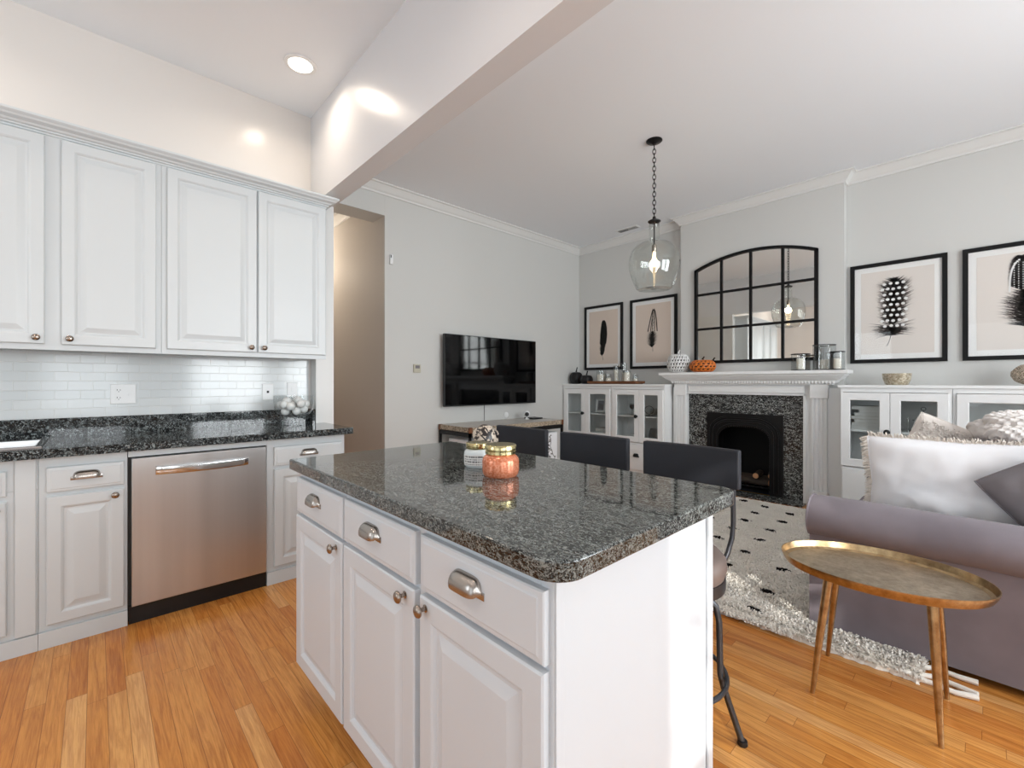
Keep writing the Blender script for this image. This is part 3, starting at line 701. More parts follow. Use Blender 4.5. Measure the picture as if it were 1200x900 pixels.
# shelf: stepped moulding
prof=[(0,0),(.02,0),(.024,.012),(.05,.02),(.058,.03),(.062,.04),(.10,.062),(.125,.085),(.135,.092),(.135,.10),(.155,.104),(.165,.112),(.165,.14),(0,.14)]
b=MB(); z0=1.19
for L in ([(-2.535,-1),(-1.02,1)],):
    vs_=[]
    for (x,sg) in L:
        for (a,z) in prof: vs_.append((x+sg*a,wy-a-.01,z0+z))
    N=len(prof); b.add(vs_,[(k,(k+1)%N,(k+1)%N+N,k+N) for k in range(N)])
    for idx,(x,sg) in enumerate(L):
        vs_=[]
        for yy in (0,1):
            for (a,z) in prof: vs_.append((x+sg*a,(wy-a-.01) if yy==0 else FB,z0+z))
        b.add(vs_,[(k,(k+1)%N,(k+1)%N+N,k+N) for k in range(N)])
b.box(-2.699,4.956,1.3299,-.856,FB,1.3305)
b.box(-2.50,wy,1.161,-1.04,FB,1.20)
b.build('mantel_shelf','bcab',t)
b=MB(); x=-2.58
while x<-.98:
    b.box(x,wy-.075,1.205,x+.014,wy-.03,1.228); x+=.028
b.build('dentils','bcab',t); 
for o_ in list(bpy.data.objects):
    if o_.name.startswith('dentils'): tag(o_,kind='stuff')
# cast-iron insert
b=MB(); yy=ggy-.012
def arch_pts(x0,x1,z0,zt,r,n=10):
    pts=[(x0,z0)]
    for k in range(n+1): a=PI-(PI/2)*k/n; pts.append((x0+r+r*math.cos(a),zt-r*.8+r*.8*math.sin(a)))
    for k in range(n+1): a=PI/2-(PI/2)*k/n; pts.append((x1-r+r*math.cos(a),zt-r*.8+r*.8*math.sin(a)))
    pts.append((x1,z0)); return pts
def arch_band(mb,a,b_,y0,y1):
    """band between two arch outlines"""
    N=len(a); vs_=[(x,y0,z) for x,z in a]+[(x,y0,z) for x,z in b_]+[(x,y1,z) for x,z in a]+[(x,y1,z) for x,z in b_]
    fs_=[]
    for i in range(N-1):
        fs_+=[(i,i+1,N+i+1,N+i),(2*N+i,2*N+i+1,3*N+i+1,3*N+i),(i,i+1,2*N+i+1,2*N+i),(N+i,N+i+1,3*N+i+1,3*N+i)]
    fs_+=[(0,N,3*N,2*N),(N-1,2*N-1,4*N-1,3*N-1)]
    mb.add(vs_,fs_)
ox0,ox1,oz0,ozt=fb[0]-.012,fb[1]+.012,.02,fb[3]+.012
inner=arch_pts(ox0+.13,ox1-.13,oz0,ozt-.15,.17)
def rect_match(x0,x1,z0,zt,n=10):
    pts=[(x0,z0)]
    for k in range(n+1): s=k/n; pts.append((x0,z0+(zt-z0)*min(1,.6+.8*s)) if s<=.5 else (x0+(x1-x0)*.5*(s-.5)*2,zt))
    for k in range(n+1): s=k/n; pts.append((x0+(x1-x0)*(.5+.5*min(1,s*2)),zt) if s<=.5 else (x1,zt-(zt-z0)*.4*(s-.5)*2))
    pts.append((x1,z0)); return pts
arch_band(b,rect_match(ox0,ox1,oz0,ozt),inner,yy,ggy-.0005)
ins=b.build('insert_frame','iron',t)
b=MB()
for (d,rr) in ((.035,.009),(.075,.012),(.118,.008)):
    ap=arch_pts(ox0+d,ox1-d,oz0+.03,ozt-d*1.05,.05+.24*(1-d/.2)*.9 if d<.1 else .18)
    b.tube([(x,yy-.004,z) for x,z in ap],rr,8)
b.build('arch_moulding','iron',ins,smooth=True)
b=MB(); ap=arch_pts(ox0+.124,ox1-.124,oz0+.03,ozt-.142,.175)
for i in range(len(ap)-1):
    p,q=V((ap[i][0],0,ap[i][1])),V((ap[i+1][0],0,ap[i+1][1])); L=(q-p).length; k=max(1,int(L/.02))
    for j in range(k): r_=p.lerp(q,j/k); b.sphere((r_.x,yy-.003,r_.z),.006,6,4)
tag(b.build('bead_trim','iron',ins,smooth=True),kind='stuff')
# firebox niche
b=MB(); y1=5.60
b.add([(fb[0],BRY,.021),(fb[0],y1,.021),(fb[0],y1,fb[3]),(fb[0],BRY,fb[3]),(fb[1],BRY,.021),(fb[1],y1,.021),(fb[1],y1,fb[3]),(fb[1],BRY,fb[3])],[(0,1,2,3),(4,5,6,7),(1,5,6,2),(0,4,5,1),(3,2,6,7)])
b.build('firebox','pitch',t)
for (x,y,z,dx,dy,dz,r) in ((-1.98,5.43,.13,.36,.02,.01,.045),(-1.90,5.33,.124,.30,-.015,.0,.04),(-1.735,5.47,.20,.02,-.22,-.004,.034),(-1.62,5.46,.21,.05,-.2,.0,.03)):
    q=thing('gas_log',(x+dx/2,y,z-r),'charred log in the fireplace','log','logs in the black fireplace')
    MB().tube([(x,y,z),(x+dx*.3,y+dy*.3,z+dz*.3+.005),(x+dx*.7,y+dy*.7,z+dz*.7-.004),(x+dx,y+dy,z+dz)],[r*.9,r,r*.95,r*.85],10,caps=False).build('bark','ash',q,smooth=True)
    d=V((dx,dy,dz)).normalized()
    for e,(px,sg) in enumerate(((V((x,y,z)),-1),(V((x+dx,y+dy,z+dz)),1))): MB().lathe([(0,0),(r*.88,0),(r*.8,.004),(0,.006)],px,12,ax=d*sg).build('cut_end','logend',q)
b=MB()
for k in range(7): b.cyl((-2.05+k*.075,5.28,.075),(-2.05+k*.075,5.5,.075),.006,n=8)
b.cyl((-2.07,5.29,.068),(-1.58,5.29,.068),.008,n=8); b.cyl((-2.07,5.48,.068),(-1.58,5.48,.068),.008,n=8)
for (x,y) in ((-2.06,5.29),(-1.59,5.29),(-2.06,5.48),(-1.59,5.48)): b.cyl((x,y,.0215),(x,y,.068),.007,n=8)
tag(b.build('fire_grate','iron'),'black iron grate holding the logs in the fireplace','grate')

# ================================================================== BUILT-IN CABINETS
cfy=4.955
def glass_unit(x0,x1,doors,label,fullh=True,drawer=None):
    t=thing('display_cabinet',((x0+x1)/2,5.14,0),label,'cabinet','white glass-door built-in cabinets')
    b=MB(); zt=1.165; zb=.455
    b.box(x0+.001,cfy,0,x1-.001,FY-.002,zb-.02)                # lower carcass
    b.box(x0+.001,cfy,zb-.02,x1-.001,FY-.002,zb)
    b.box(x0+.001,cfy,zb,x0+.02,FY-.002,zt).box(x1-.02,cfy,zb,x1-.001,FY-.002,zt).box(x0+.02,FY-.014,zb,x1-.02,FY-.002,zt).box(x0+.02,cfy,zt-.035,x1-.02,FY-.014,zt)
    b.build('body','bcab',t)
    MB().box(x0+.0205,cfy+.03,.775,x1-.0205,FY-.0145,.792).build('shelf','bcab',t)
    for (a,c_,ks) in doors:
        mb=MB(); w=c_-a; z0,z1=.465,1.125
        mb.rings((a,cfy-.0005,z0),UI,UZ,NI,w,z1-z0,[(0,0),(0,.018),(.002,.02),(.064,.02),(.068,.016),(.068,0)],cap=False)
        d=mb.build('door','bcab',t)
        MB().box(a+.066,cfy-.010,z0+.066,c_-.066,cfy-.006,z1-.066).build('pane','cglass',d)
        if ks is not None:
            k=knob_mb((a+ks,cfy-.0205,.79),(0,-1,0),1.5); k.build('knob','black',d,smooth=True)
    for (a,c_) in (drawer or []):
        mb=MB(); mb.rings((a,cfy-.0005,.12),UI,UZ,NI,c_-a,.32,[(0,0),(0,.017),(.003,.02),(.004,.02)]); d=mb.build('drawer','bcab',t)
        cup_pull(((a+c_)/2,cfy-.0205,.29),UI,UZ,NI,.075,.035,.024).build('cup_pull','black',d,smooth=True)
    return t
glass_unit(-4.195,-3.375,[(-4.165,-3.787,.35),(-3.783,-3.385,None)],'white glass-door cabinet in the corner by the television wall',drawer=[(-4.165,-3.385)])
glass_unit(-3.374,-2.62,[(-3.345,-2.955,.362),(-2.951,-2.60-.035,None)],'white glass-door cabinet immediately left of the fireplace',drawer=[(-3.345,-2.64)])
glass_unit(-.905,-.18,[(-.90,-.560,.325),(-.556,-.20,None)],'white glass-door cabinet immediately right of the fireplace',drawer=[(-.89,-.2)])
glass_unit(-.179,.75,[(-.155,.30,.42),(.304,.74,None)],'white glass-door cabinet behind the sofa, second right of the fireplace',drawer=[(-.155,.73)])
glass_unit(.751,RX-.02,[(.77,1.58,.76),(1.584,RX-.04,None)],'white glass-door cabinet at the far right, hidden past the frame',drawer=[(.77,RX-.04)])
for (x0,x1,lab) in ((-4.198,-2.606,'white top board over the left built-in cabinets'),(-.924,RX-.003,'white top board over the right built-in cabinets')):
    tag(MB().box(x0,cfy-.02,1.166,x1,FY-.001,1.192).build('cabinet_top','bcab',bevel=.003),lab,'shelf')

# ---- things inside the cabinets
def frame_small(x,y,z,label):
    t=thing('photo_frame',(x,y,z),label,'frame')
    R=Matrix.Translation((x,y,z))@Matrix.Rotation(.25,4,'Z')@Matrix.Rotation(-.18,4,'X')
    MB().rings((-.075,0,0),(1,0,0),(0,0,1),(0,-1,0),.15,.19,[(0,0),(0,.012),(.003,.015),(.028,.012),(.028,0)],cap=False).build('frame','white',t,xf=R)
    MB().box(-.05,-.006,.026,.05,-.003,.166).build('photo','gpillow',t,xf=R)
    b=MB(); b.add([(-.035,-.0068,.05),(.02,-.0068,.05),(.01,-.0068,.12),(-.03,-.0068,.13)],[(0,1,2,3)]); b.add([(.0,-.0068,.04),(.04,-.0068,.04),(.04,-.0068,.10),(.015,-.0068,.115)],[(0,1,2,3)]); b.build('picture','ink2',t,xf=R)
frame_small(-3.66,5.12,.798,'small white photo frame leaning on the upper shelf of the corner cabinet')
def book(x0,y0,z0,w,d,h,m,label,g,rot=0):
    t=thing('book',(x0+w/2,y0+d/2,z0),label,'book',g); R=Matrix.Translation((x0+w/2,y0+d/2,z0))@Matrix.Rotation(rot,4,'Z')
    MB().box(-w/2,-d/2,0,w/2,d/2,.003).box(-w/2,-d/2,h-.003,w/2,d/2,h).box(-w/2,d/2-.004,.003,w/2,d/2,h-.003).build('cover',m,t,xf=R)
    MB().box(-w/2+.004,-d/2+.004,.0031,w/2-.004,d/2-.0045,h-.0031).build('pages','book2',t,xf=R)
for k in range(4): book(-3.70+.005*k,5.03,.4555+.0335*k,.24-.012*k,.18,.033,('book','book2')[k%2],'cream book in the stack on the lower shelf of the corner cabinet, %s'%('bottom one','second from bottom','second from top','top one')[k],'books low in the corner cabinet',.05*(-1)**k)
for k in range(7): book(-.845+.006*k*(k%3),5.03,.7925+.030*k,.235-.01*(k%3),.19,.0295,('book2','book')[k==3],'pale book in the tall stack right of the fireplace, %s'%('at the bottom','second up','third up','fourth up','fifth up','sixth up','on top')[k],'books in the cabinet right of the fireplace',.03*(-1)**k)
def goblet(x,y,z,h,r,label,g,m='glass'):
    b=MB().lathe([(0,0),(r*.7,0),(r*.7,.003),(.006,.01),(.005,h*.4),(.012,h*.46),(r*.75,h*.55),(r,h*.75),(r*.9,h),(r*.87,h),(r*.96,h*.75),(r*.7,h*.57),(0,h*.5)],(x,y,z),24)
    tag(b.build('goblet',m,smooth=True),label,'glass',g)
for (x,y,h,r) in ((-3.14,5.08,.15,.035),(-3.06,5.12,.19,.038),(-3.20,5.18,.13,.033)): goblet(x,y,.7925,h,r,'glass goblet on the upper shelf, cabinet left of the fireplace','goblets left of the fireplace')
for (x,y,h,r) in ((-2.83,5.08,.1,.05),(-2.73,5.12,.09,.045)):
    b=MB().lathe([(0,0),(r*.5,0),(r*.9,h*.3),(r,h*.7),(r*.8,h),(r*.77,h),(r*.95,h*.7),(r*.85,h*.3),(0,h*.08)],(x,y,.7925),24); tag(b.build('glass_jar','glass',smooth=True),'small clear glass jar on the upper shelf beside the fireplace, %s'%('left one' if x<-2.8 else 'right one'),'jar','small jars left of the fireplace')
b=MB().tube([(-2.86+.06*math.cos(a),5.02,.87+.05*math.sin(a)) for a in [2*PI*k/24 for k in range(24)]],.004,6,closed=True); b.box(-2.90,5.0,.7925,-2.82,5.04,.8); b.box(-2.862,5.016,.799,-2.858,5.024,.82)
tag(b.build('ring_ornament','iron'),'dark ring ornament on the upper shelf left of the fireplace','ornament')
# round glass bowl with terracotta bits
t=thing('glass_bowl',(-2.77,5.1,.4555),'round clear glass bowl low in the cabinet left of the fireplace','bowl')
MB().lathe([(0,.003),(.07,.003),(.11,.03),(.125,.09),(.12,.15),(.10,.19),(.098,.19),(.117,.15),(.122,.09),(.107,.034),(.068,.008),(0,.008)],(-2.77,5.1,.4555),32).build('bowl','glass',t,smooth=True)
MB().lathe([(.05,.215),(.02,.23),(.008,.24),(.012,.26),(0,.27)],(-2.77,5.1,.4505),20).build('lid_knob','glass',t,smooth=True)
random.seed(9)
for k in range(9):
    a=k*2.4; rr=.05*math.sqrt(k/9)+.01
    tag(MB().sphere((-2.77+rr*math.cos(a),5.1+rr*math.sin(a),.4555+.03+.012*(k%3)),.017,8,6).build('dried_pod',('copperlight','book')[k%2],smooth=True),('terracotta' if k%2==0 else 'cream')+' dried pod in the round glass bowl','pod','%s pods in the glass bowl'%('terracotta' if k%2==0 else 'cream'))
for (x,w,h) in ((-3.2,.16,.05),(-3.16,.13,.04)):
    z=.4555 if w>.15 else .5058
    q=MB().box(x,5.05,z,x+w,5.2,z+h); tag(q.build('storage_box','white',bevel=.004),'white lidded box low in the cabinet left of the fireplace, %s'%('lower' if w>.15 else 'upper one'),'box')
# wire stand with bowl right of the fireplace
t=thing('tiered_stand',(-.36,5.12,.7925),'thin wire tiered stand in the cabinet right of the fireplace','stand')
b=MB()
for (z,r) in ((.01,.09),(.10,.07)): b.tube([(-.36+r*math.cos(2*PI*k/28),5.12+r*math.sin(2*PI*k/28),.7925+z) for k in range(28)],.003,6,closed=True)
b.cyl((-.36,5.12,.7935),(-.36,5.12,.98),.003,n=6)
for k in range(3):
    a=2*PI*k/3; b.cyl((-.36+.09*math.cos(a),5.12+.09*math.sin(a),.793),(-.36+.07*math.cos(a),5.12+.07*math.sin(a),.8925),.0025,n=6)
b.tube([(-.36+.015*math.cos(2*PI*k/16),5.12,.99+.015*math.sin(2*PI*k/16)) for k in range(16)],.0025,6,closed=True)
b.build('wire','rim',t,smooth=True)
MB().lathe([(0,0),(.069,0),(.069,.004),(0,.004)],(-.36,5.12,.894),28).build('plate','white',t,smooth=True)
b=MB().lathe([(0,0),(.03,0),(.035,.01),(.02,.03),(.03,.05),(.022,.08),(.008,.1),(0,.11)],(-.27,5.03,.7925),20); tag(b.build('ornament','white',smooth=True),'small white ceramic bird-like ornament beside the wire stand','ornament')
b=MB().cyl((-.455,5.08,.7925),(-.455,5.08,.90),.004,n=8); b.lathe([(0,0),(.03,0),(.03,.004),(0,.006)],(-.455,5.08,.7925),16); b.sphere((-.455,5.08,.905),.008,8,6)
tag(b.build('candle_stick','chrome',smooth=True),'thin silver candlestick left of the wire stand','candlestick')
# in unit 4
b=MB(); 
for k in range(9): b.lathe([(0,.008*k),(.085,.008*k+.004),(.085,.008*k+.008),(0,.008*k+.006)],(-.04,5.15,.7925),24)
tag(b.build('napkin_stack','book2'),'stack of white scalloped dishes in the cabinet behind the sofa','dishes')
tag(MB().box(.02,5.02,.7925,.10,5.1,.90).build('spice_tin','orange',bevel=.01),'orange-red tin in the cabinet behind the sofa','tin')
t=thing('basket',(-.75,5.12,.4555),'low orange wicker tray of greenery at the bottom of the cabinet right of the fireplace','tray')
MB().rings((-.86,5.03,.4555),(1,0,0),(0,1,0),(0,0,1),.22,.18,[(0,0),(-.01,.03),(-.006,.03),(.006,.004)],cap=False).build('rim','walnut',t)
b=MB(); random.seed(4)
for k in range(40):
    p=V((random.uniform(-.84,-.66),random.uniform(5.05,5.19),.462)); d=V((random.uniform(-1,1),random.uniform(-1,1),random.uniform(.2,1))).normalized()*.05; s=V((-d.y,d.x,0)).normalized()*.006
    b.add([p,p+d*.5+s,p+d,p+d*.5-s],[(0,1,2,3)])
tag(b.build('greenery','leafgreen',t),kind='stuff')

# ---- things on top of the cabinets
def pumpkin(c,r,h,m,label,stemm,lob=8,holes=False,stemh=.05,name='pumpkin',sy=1):
    t=thing(name,c,label,'pumpkin')
    c=V(c); n=(64 if sy<.8 else 96) if holes else 64; mm=(30 if sy<.8 else 38) if holes else 26; b=MB(); vs_=[]
    for i in range(mm+1):
        a=PI*i/mm; rr=r*(math.sin(a)**.8 if 0<a<PI else 0); z=h/2-h/2*math.cos(a)
        dip=.10*h*max(0,1-math.sin(a)*1.6)
        z=z+dip if i<mm/2 else z-dip
        if i==0: z=dip
        for k in range(n):
            t_=2*PI*k/n; q=rr*(.93+.07*abs(math.cos(lob*t_/2))); vs_.append(c+V((q*math.cos(t_),q*math.sin(t_)*sy,max(z-dip*.0,0))))
    fs_=[]
    for i in range(mm):
        for k in range(n):
            if holes and 4<=i<mm-5:
                # pattern of pierced openings, staggered
                ii=(i-4)%4; kk=(k+(2 if ((i-4)//4)%2 else 0))%4
                if ii in (1,2) and kk in (1,2) : continue
                if ii==3 and kk==3: continue
            fs_.append((i*n+k,i*n+(k+1)%n,(i+1)*n+(k+1)%n,(i+1)*n+k))
    mnz=min(p.z for p in vs_); vs_=[V((p.x,p.y,p.z-mnz+c.z)) for p in vs_]
    b.add(vs_,fs_); b.build('shell',m,t,smooth=True,solid=.006 if holes else 0)
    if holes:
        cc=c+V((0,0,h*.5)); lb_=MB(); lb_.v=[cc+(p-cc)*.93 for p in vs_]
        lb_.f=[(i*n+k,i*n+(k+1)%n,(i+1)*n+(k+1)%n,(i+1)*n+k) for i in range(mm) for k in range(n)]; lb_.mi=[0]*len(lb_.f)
        lb_.build('shade_liner','slot',t,smooth=True)  # dark liner stands in for the shade behind the pierced openings
    MB().tube([c+V((0,0,h*.88)),c+V((.004,0,h*.95)),c+V((.012,.0,h*.95+stemh*.6)),c+V((.02,0,h*.95+stemh))],[.014,.009,.007,.009],10).build('stem',stemm,t,smooth=True)
    return t
pumpkin((-4.09,5.12,1.193),.096,.20,'dark_pump','tall black pumpkin in the corner on the left cabinet','dark_pump',8,False,.05)
pumpkin((-3.888,5.10,1.193),.092,.145,'dark_pump','squat black pumpkin next to the wooden tray','dark_pump',8,False,.045)
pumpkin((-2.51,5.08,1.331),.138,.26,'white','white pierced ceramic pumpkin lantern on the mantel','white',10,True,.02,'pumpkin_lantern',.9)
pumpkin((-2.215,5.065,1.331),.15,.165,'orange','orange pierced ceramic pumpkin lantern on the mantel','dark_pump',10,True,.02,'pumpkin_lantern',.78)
# tray and glass holders
t=thing('serving_tray',(-3.42,5.10,1.193),'long dark wooden tray holding glass candle holders','tray')
MB().box(-3.77,5.0,1.193,-3.05,5.2,1.203).box(-3.79,4.985,1.203,-3.03,5.0,1.232).box(-3.79,5.2,1.203,-3.03,5.215,1.232).box(-3.79,5.0,1.203,-3.77,5.2,1.232).box(-3.05,5.0,1.203,-3.03,5.2,1.232).build('tray_body','walnut',t,bevel=.003)
def holder(c,r,h,ch,cr,label,base=None,g=None):
    t=thing('candle_holder',c,label,'candle holder',g); c=V(c)
    b=MB().lathe([(0,.002),(r*.9,.002),(r,.012),(r,h),(r-.0025,h),(r-.0025,.012),(0,.006)],c,32); b.build('glass_cylinder','glass',t,smooth=True)
    MB().lathe([(0,.008),(cr,.008),(cr,ch-.003),(cr*.9,ch),(0,ch)],c,24).build('candle','wax',t,smooth=True)
    MB().cyl(c+V((0,0,ch)),c+V((0,0,ch+.012)),.0012,n=6).build('wick','ink',t)
    if base: 
        MB().tube([c+V((r*math.cos(2*PI*k/32),r*math.sin(2*PI*k/32),h)) for k in range(32)],.004,6,closed=True).build('rim_band','rim',t,smooth=True)
        MB().lathe([(0,-.0005),(r*.7,-.0005),(r*1.05,.002),(r*1.05,.006),(0,.006)],c,32).build('base_plate','rim',t,smooth=True)
HZ=1.2045
for (x,y,r,h,ch,cr,lab) in ((-3.62,5.08,.066,.17,.12,.058,'wide frosted candle glass at the left of the wooden tray'),(-3.49,5.06,.042,.12,.07,.036,'short candle glass second on the wooden tray'),(-3.40,5.11,.04,.235,.18,.030,'tall narrow candle glass in the middle of the wooden tray'),(-3.305,5.15,.036,.27,.15,.022,'tallest candle glass on the wooden tray'),(-3.21,5.07,.05,.165,.14,.042,'medium candle glass near the right of the wooden tray'),(-3.11,5.11,.038,.11,.06,.03,'small candle glass at the right end of the wooden tray')):
    holder((x,y,HZ),r,h,ch,cr,lab,g='candle glasses on the wooden tray')
holder((-1.245,5.06,1.3325),.08,.16,.12,.035,'short glass hurricane candle holder with dark rim on the mantel',base=True)
holder((-1.06,5.105,1.3325),.093,.24,.10,.035,'tall glass hurricane candle holder at the right of the mantel',base=True)
holder((-.935,4.99,1.3325),.058,.165,.105,.03,'small glass hurricane candle holder in front of the tall one',base=True)
t=thing('decorative_bowl',(-.53,5.1,1.193),'small gold-cream bowl on the right cabinet top','bowl')
MB().lathe([(0,0),(.072,0),(.078,.006),(.094,.05),(.100,.10),(.097,.10),(.09,.05),(.074,.01),(0,.008)],(-.53,5.1,1.193),40).build('bowl','goldbowl',t,smooth=True)
b=MB().sphere((.235,5.1,1.193+.084),.105,32,18,sz=.74)
for i,p in enumerate(b.v):
    q=p-V((.235,5.1,1.277)); b.v[i]=p+q*fbm(p,60,.1)
tag(b.build('wicker_ball','wicker',smooth=True),'speckled flattened wicker ball on the right cabinet top','ornament')

# ================================================================== PICTURES AND MIRROR
def barb(mb,p,d,L,w):
    n=V((-d.y,d.x))*w
    q=p+d*L
    mb.add([(p.x-n.x,0,p.y-n.y),(p.x+n.x,0,p.y+n.y),(q.x,0,q.y)],[(0,1,2)])
def picture(x0,x1,z0,z1,kind,label):
    t=thing('framed_print',((x0+x1)/2,FY-.02,z0),label,'picture','four framed feather prints')
    w,h=x1-x0,z1-z0; o=(x0,FY-.001,z0)
    MB().rings(o,UI,UZ,NI,w,h,[(0,0),(0,.024),(.002,.026),(.032,.026),(.034,.024),(.034,0)],cap=False).build('frame','frame',t)
    y=FY-.012
    MB().box(x0+.0345,y,z0+.0345,x1-.0345,FY-.0015,z1-.0345).build('mat_board','paper',t)
    pm='print' if kind<2 else 'print2'
    MB().box(x0+.082,y-.0012,z0+.082,x1-.082,y-.0002,z1-.082).build('print_sheet',pm,t)
    b=MB(); random.seed(10+kind); N=420
    def spine(s): return V((0,0))
    for i in range(N):
        s=i/N
        for sd in (-1,1):
            if kind==0:   # slim dark
                cx=.49+.05*math.sin(s*2.2)-.02; base=V(((cx)*w,(.22+.55*s)*h)); hw=.085*w*min(1,(math.sin(PI*min(1,s*.9+.12))**.45)); ang=.9
                b.cur=0; L=hw*random.uniform(.85,1.05)
                if s<.25: L*=random.uniform(.5,1)
                d=V((sd*math.sin(ang),math.cos(ang))); barb(b,base,d,L*1.5,.0045)
            elif kind==1:
                cx=.5-.02*math.cos(s*3); base=V((cx*w,(.3+.52*s)*h))
                if s<.42:
                    L=.16*w*random.uniform(.4,1)*math.sin(PI*min(1,s/.42*.8+.2))**.5; b.cur=0; d=V((sd*math.sin(.95+random.uniform(-.3,.3)),math.cos(.95))); barb(b,base,d.normalized(),L,.0018)
                else:
                    hw=.10*w*(1-(s-.42)/.62)**.6
                    b.cur=0; pt=base+V((sd*hw,0)); 
                    if i%2==0: barb(b,pt,V((-sd*.06,1)).normalized(),.025,.007)
                    if i%2==0: barb(b,base+V((sd*hw*.45,0)),V((-sd*.05,1)).normalized(),.025,.005)
                    if random.random()<.15: barb(b,base,V((sd*.6,.8)),hw*.8,.0015)
            elif kind==2:
                base=V(((.455+.02*math.sin(s*2.5)-.03*(1-s)+.02)*w,(.27+.56*s)*h))
                if s<.17: hw=.33*w*(.6+2.2*s); b.cur=1; ang=1.5+random.uniform(-.3,.35); L=hw*random.uniform(.35,1.0)
                else: hw=.205*w*math.sin(PI*min(1,.28+.72*(1-(s-.17)/.83)*.75+.0))**.4*(1 if s<.8 else max(.05,(1.0-s)/.2)**.6); b.cur=2 if random.random()<.35 and s<.75 else (0 if random.random()<.75 else 1); ang=1.0+random.uniform(-.2,.2); L=hw*random.uniform(.6,1.2)
                d=V((sd*math.sin(ang),math.cos(ang))); barb(b,base,d,L,.0032)
            else:
                base=V(((.52-.03*s)*w,(.28+.60*s)*h))
                if s<.5: hw=.26*w*math.sin(PI*min(1,s/.5*.75+.2))**.6; b.cur=1 if random.random()<.6 else 0; ang=1.2+random.uniform(-.25,.25); L=hw*random.uniform(.35,1.0)
                else: hw=.15*w*(1-((s-.5)/.5)**3)**.5; b.cur=0 if random.random()<.7 else 1; ang=1.0; L=hw*random.uniform(.9,1.05)
                d=V((sd*math.sin(ang),math.cos(ang))); barb(b,base,d,L,.003)
    # quill
    b.cur=0
    q0={0:((.50,.15),(.47,.24),(.47,.7)),1:((.5,.24),(.5,.34),(.49,.8)),2:((.405,.165),(.44,.24),(.475,.75)),3:((.53,.2),(.52,.3),(.49,.8))}[kind]
    for (p,q) in zip(q0,q0[1:]):
        a_=V((p[0]*w,p[1]*h)); c_=V((q[0]*w,q[1]*h)); d=(c_-a_); L=d.length; d.normalize(); n=V((-d.y,d.x))*.003
        b.add([(a_.x-n.x,0,a_.y-n.y),(a_.x+n.x,0,a_.y+n.y),(c_.x+n.x*.5,0,c_.y+n.y*.5),(c_.x-n.x*.5,0,c_.y-n.y*.5)],[(0,1,2,3)])
    # white spots
    b.cur=3
    if kind==2:
        r0=0
        for r_ in range(9):
            zc=.36+.052*r_; n_=5 if r_%2 else 4
            for k in range(n_):
                xc=.475+(k-(n_-1)/2)*.062+.006*math.sin(r_*3+k); 
                if abs(k-(n_-1)/2)*.062>.16 : continue
                b.add([(xc*w+.014*math.cos(u*PI/5),-.0006,zc*h+.013*math.sin(u*PI/5)+(.004 if (k%2) else 0)) for u in range(10)],[tuple(range(10))])
    if kind==3:
        for r_ in range(12):
            for k in range(-2,3):
                xc=.5+k*.035; zc=.6+.02*r_; 
                b.add([(xc*w+.004*math.cos(u*PI/3),-.0006,zc*h+.004*math.sin(u*PI/3)+(.006 if k%2 else 0)) for u in range(6)],[tuple(range(6))])
        for k in range(24):
            s=k/24; xc=.5-.115*(1-s**3)**.5; zc=.58+.27*s
            b.add([(xc*w,-.0007,zc*h),((xc+.018)*w,-.0007,zc*h),((xc+.018)*w,-.0007,(zc+.013)*h),(xc*w,-.0007,(zc+.013)*h)],[(0,1,2,3)])
    b.v=[p+V((x0,y-.0016,z0)) for p in b.v]
    b.build('feather_print',['ink','ink2','ink3','paper'],t)
    MB().box(x0+.0345,y-.006,z0+.0345,x1-.0345,y-.0045,z1-.0345).build('glazing','pglass',t)
PZ0,PZ1=1.397,2.327
picture(-4.085,-3.43,PZ0,PZ1,0,'framed print of a slim dark feather, leftmost of the four')
picture(-3.312,-2.645,PZ0,PZ1,1,'framed print of a striped feather, between slim feather print and mirror')
picture(-.893,-.222,PZ0,PZ1,2,'framed print of a white-spotted feather right of the mirror')
picture(-.133,.537,PZ0,PZ1,3,'framed print of a large fluffy feather at the right edge')
# arched mirror
t=thing('arched_mirror',(-1.75,BRY-.02,1.43),'arched black window-pane mirror above the mantel','mirror')
mx0,mx1,mz0,mzs,mzt=-2.37,-1.13,1.435,2.54,2.668
hw=(mx1-mx0)/2; rise=mzt-mzs; R=(hw*hw+rise*rise)/(2*rise); cxm=(mx0+mx1)/2; czm=mzt-R
def archz(x,off=0): return czm+math.sqrt((R-off)**2-(x-cxm)**2)
n=28
pts=[(mx0+(mx1-mx0)*k/n) for k in range(n+1)]
my=BRY-.001
# glass
b=MB(); poly=[(mx0+.01,mz0+.01),(mx1-.01,mz0+.01)]+[(x,archz(x,.01)) for x in [mx1-.01-(mx1-mx0-.02)*k/n for k in range(n+1)]]
b.prism(poly,(0,my-.005,0),(1,0,0),(0,0,1),(0,-1,0),.004); b.build('mirror_glass','mirror',t)
b=MB(); fw_=.032; y0,y1=my-.03,my
b.box(mx0,y0,mz0,mx0+fw_,y1,archz(mx0+fw_,.02)).box(mx1-fw_,y0,mz0,mx1,y1,archz(mx1-fw_,.02)).box(mx0,y0,mz0,mx1,y1,mz0+fw_)
vs_=[]
for x in pts: 
    for (yy,of) in ((y0,0),(y1,0),(y1,fw_*.9),(y0,fw_*.9)): vs_.append((x,yy,archz(x,of) if of==0 or True else 0))
b.add(vs_,[(i*4+k,i*4+(k+1)%4,(i+1)*4+(k+1)%4,(i+1)*4+k) for i in range(n) for k in range(4)]+[(0,1,2,3),(n*4,n*4+1,n*4+2,n*4+3)])
b.build('frame','frame',t)
b=MB()
for k in (1,2,3): x=mx0+(mx1-mx0)*k/4; b.box(x-.015,my-.022,mz0+fw_,x+.012,my-.0055,archz(x,.02))
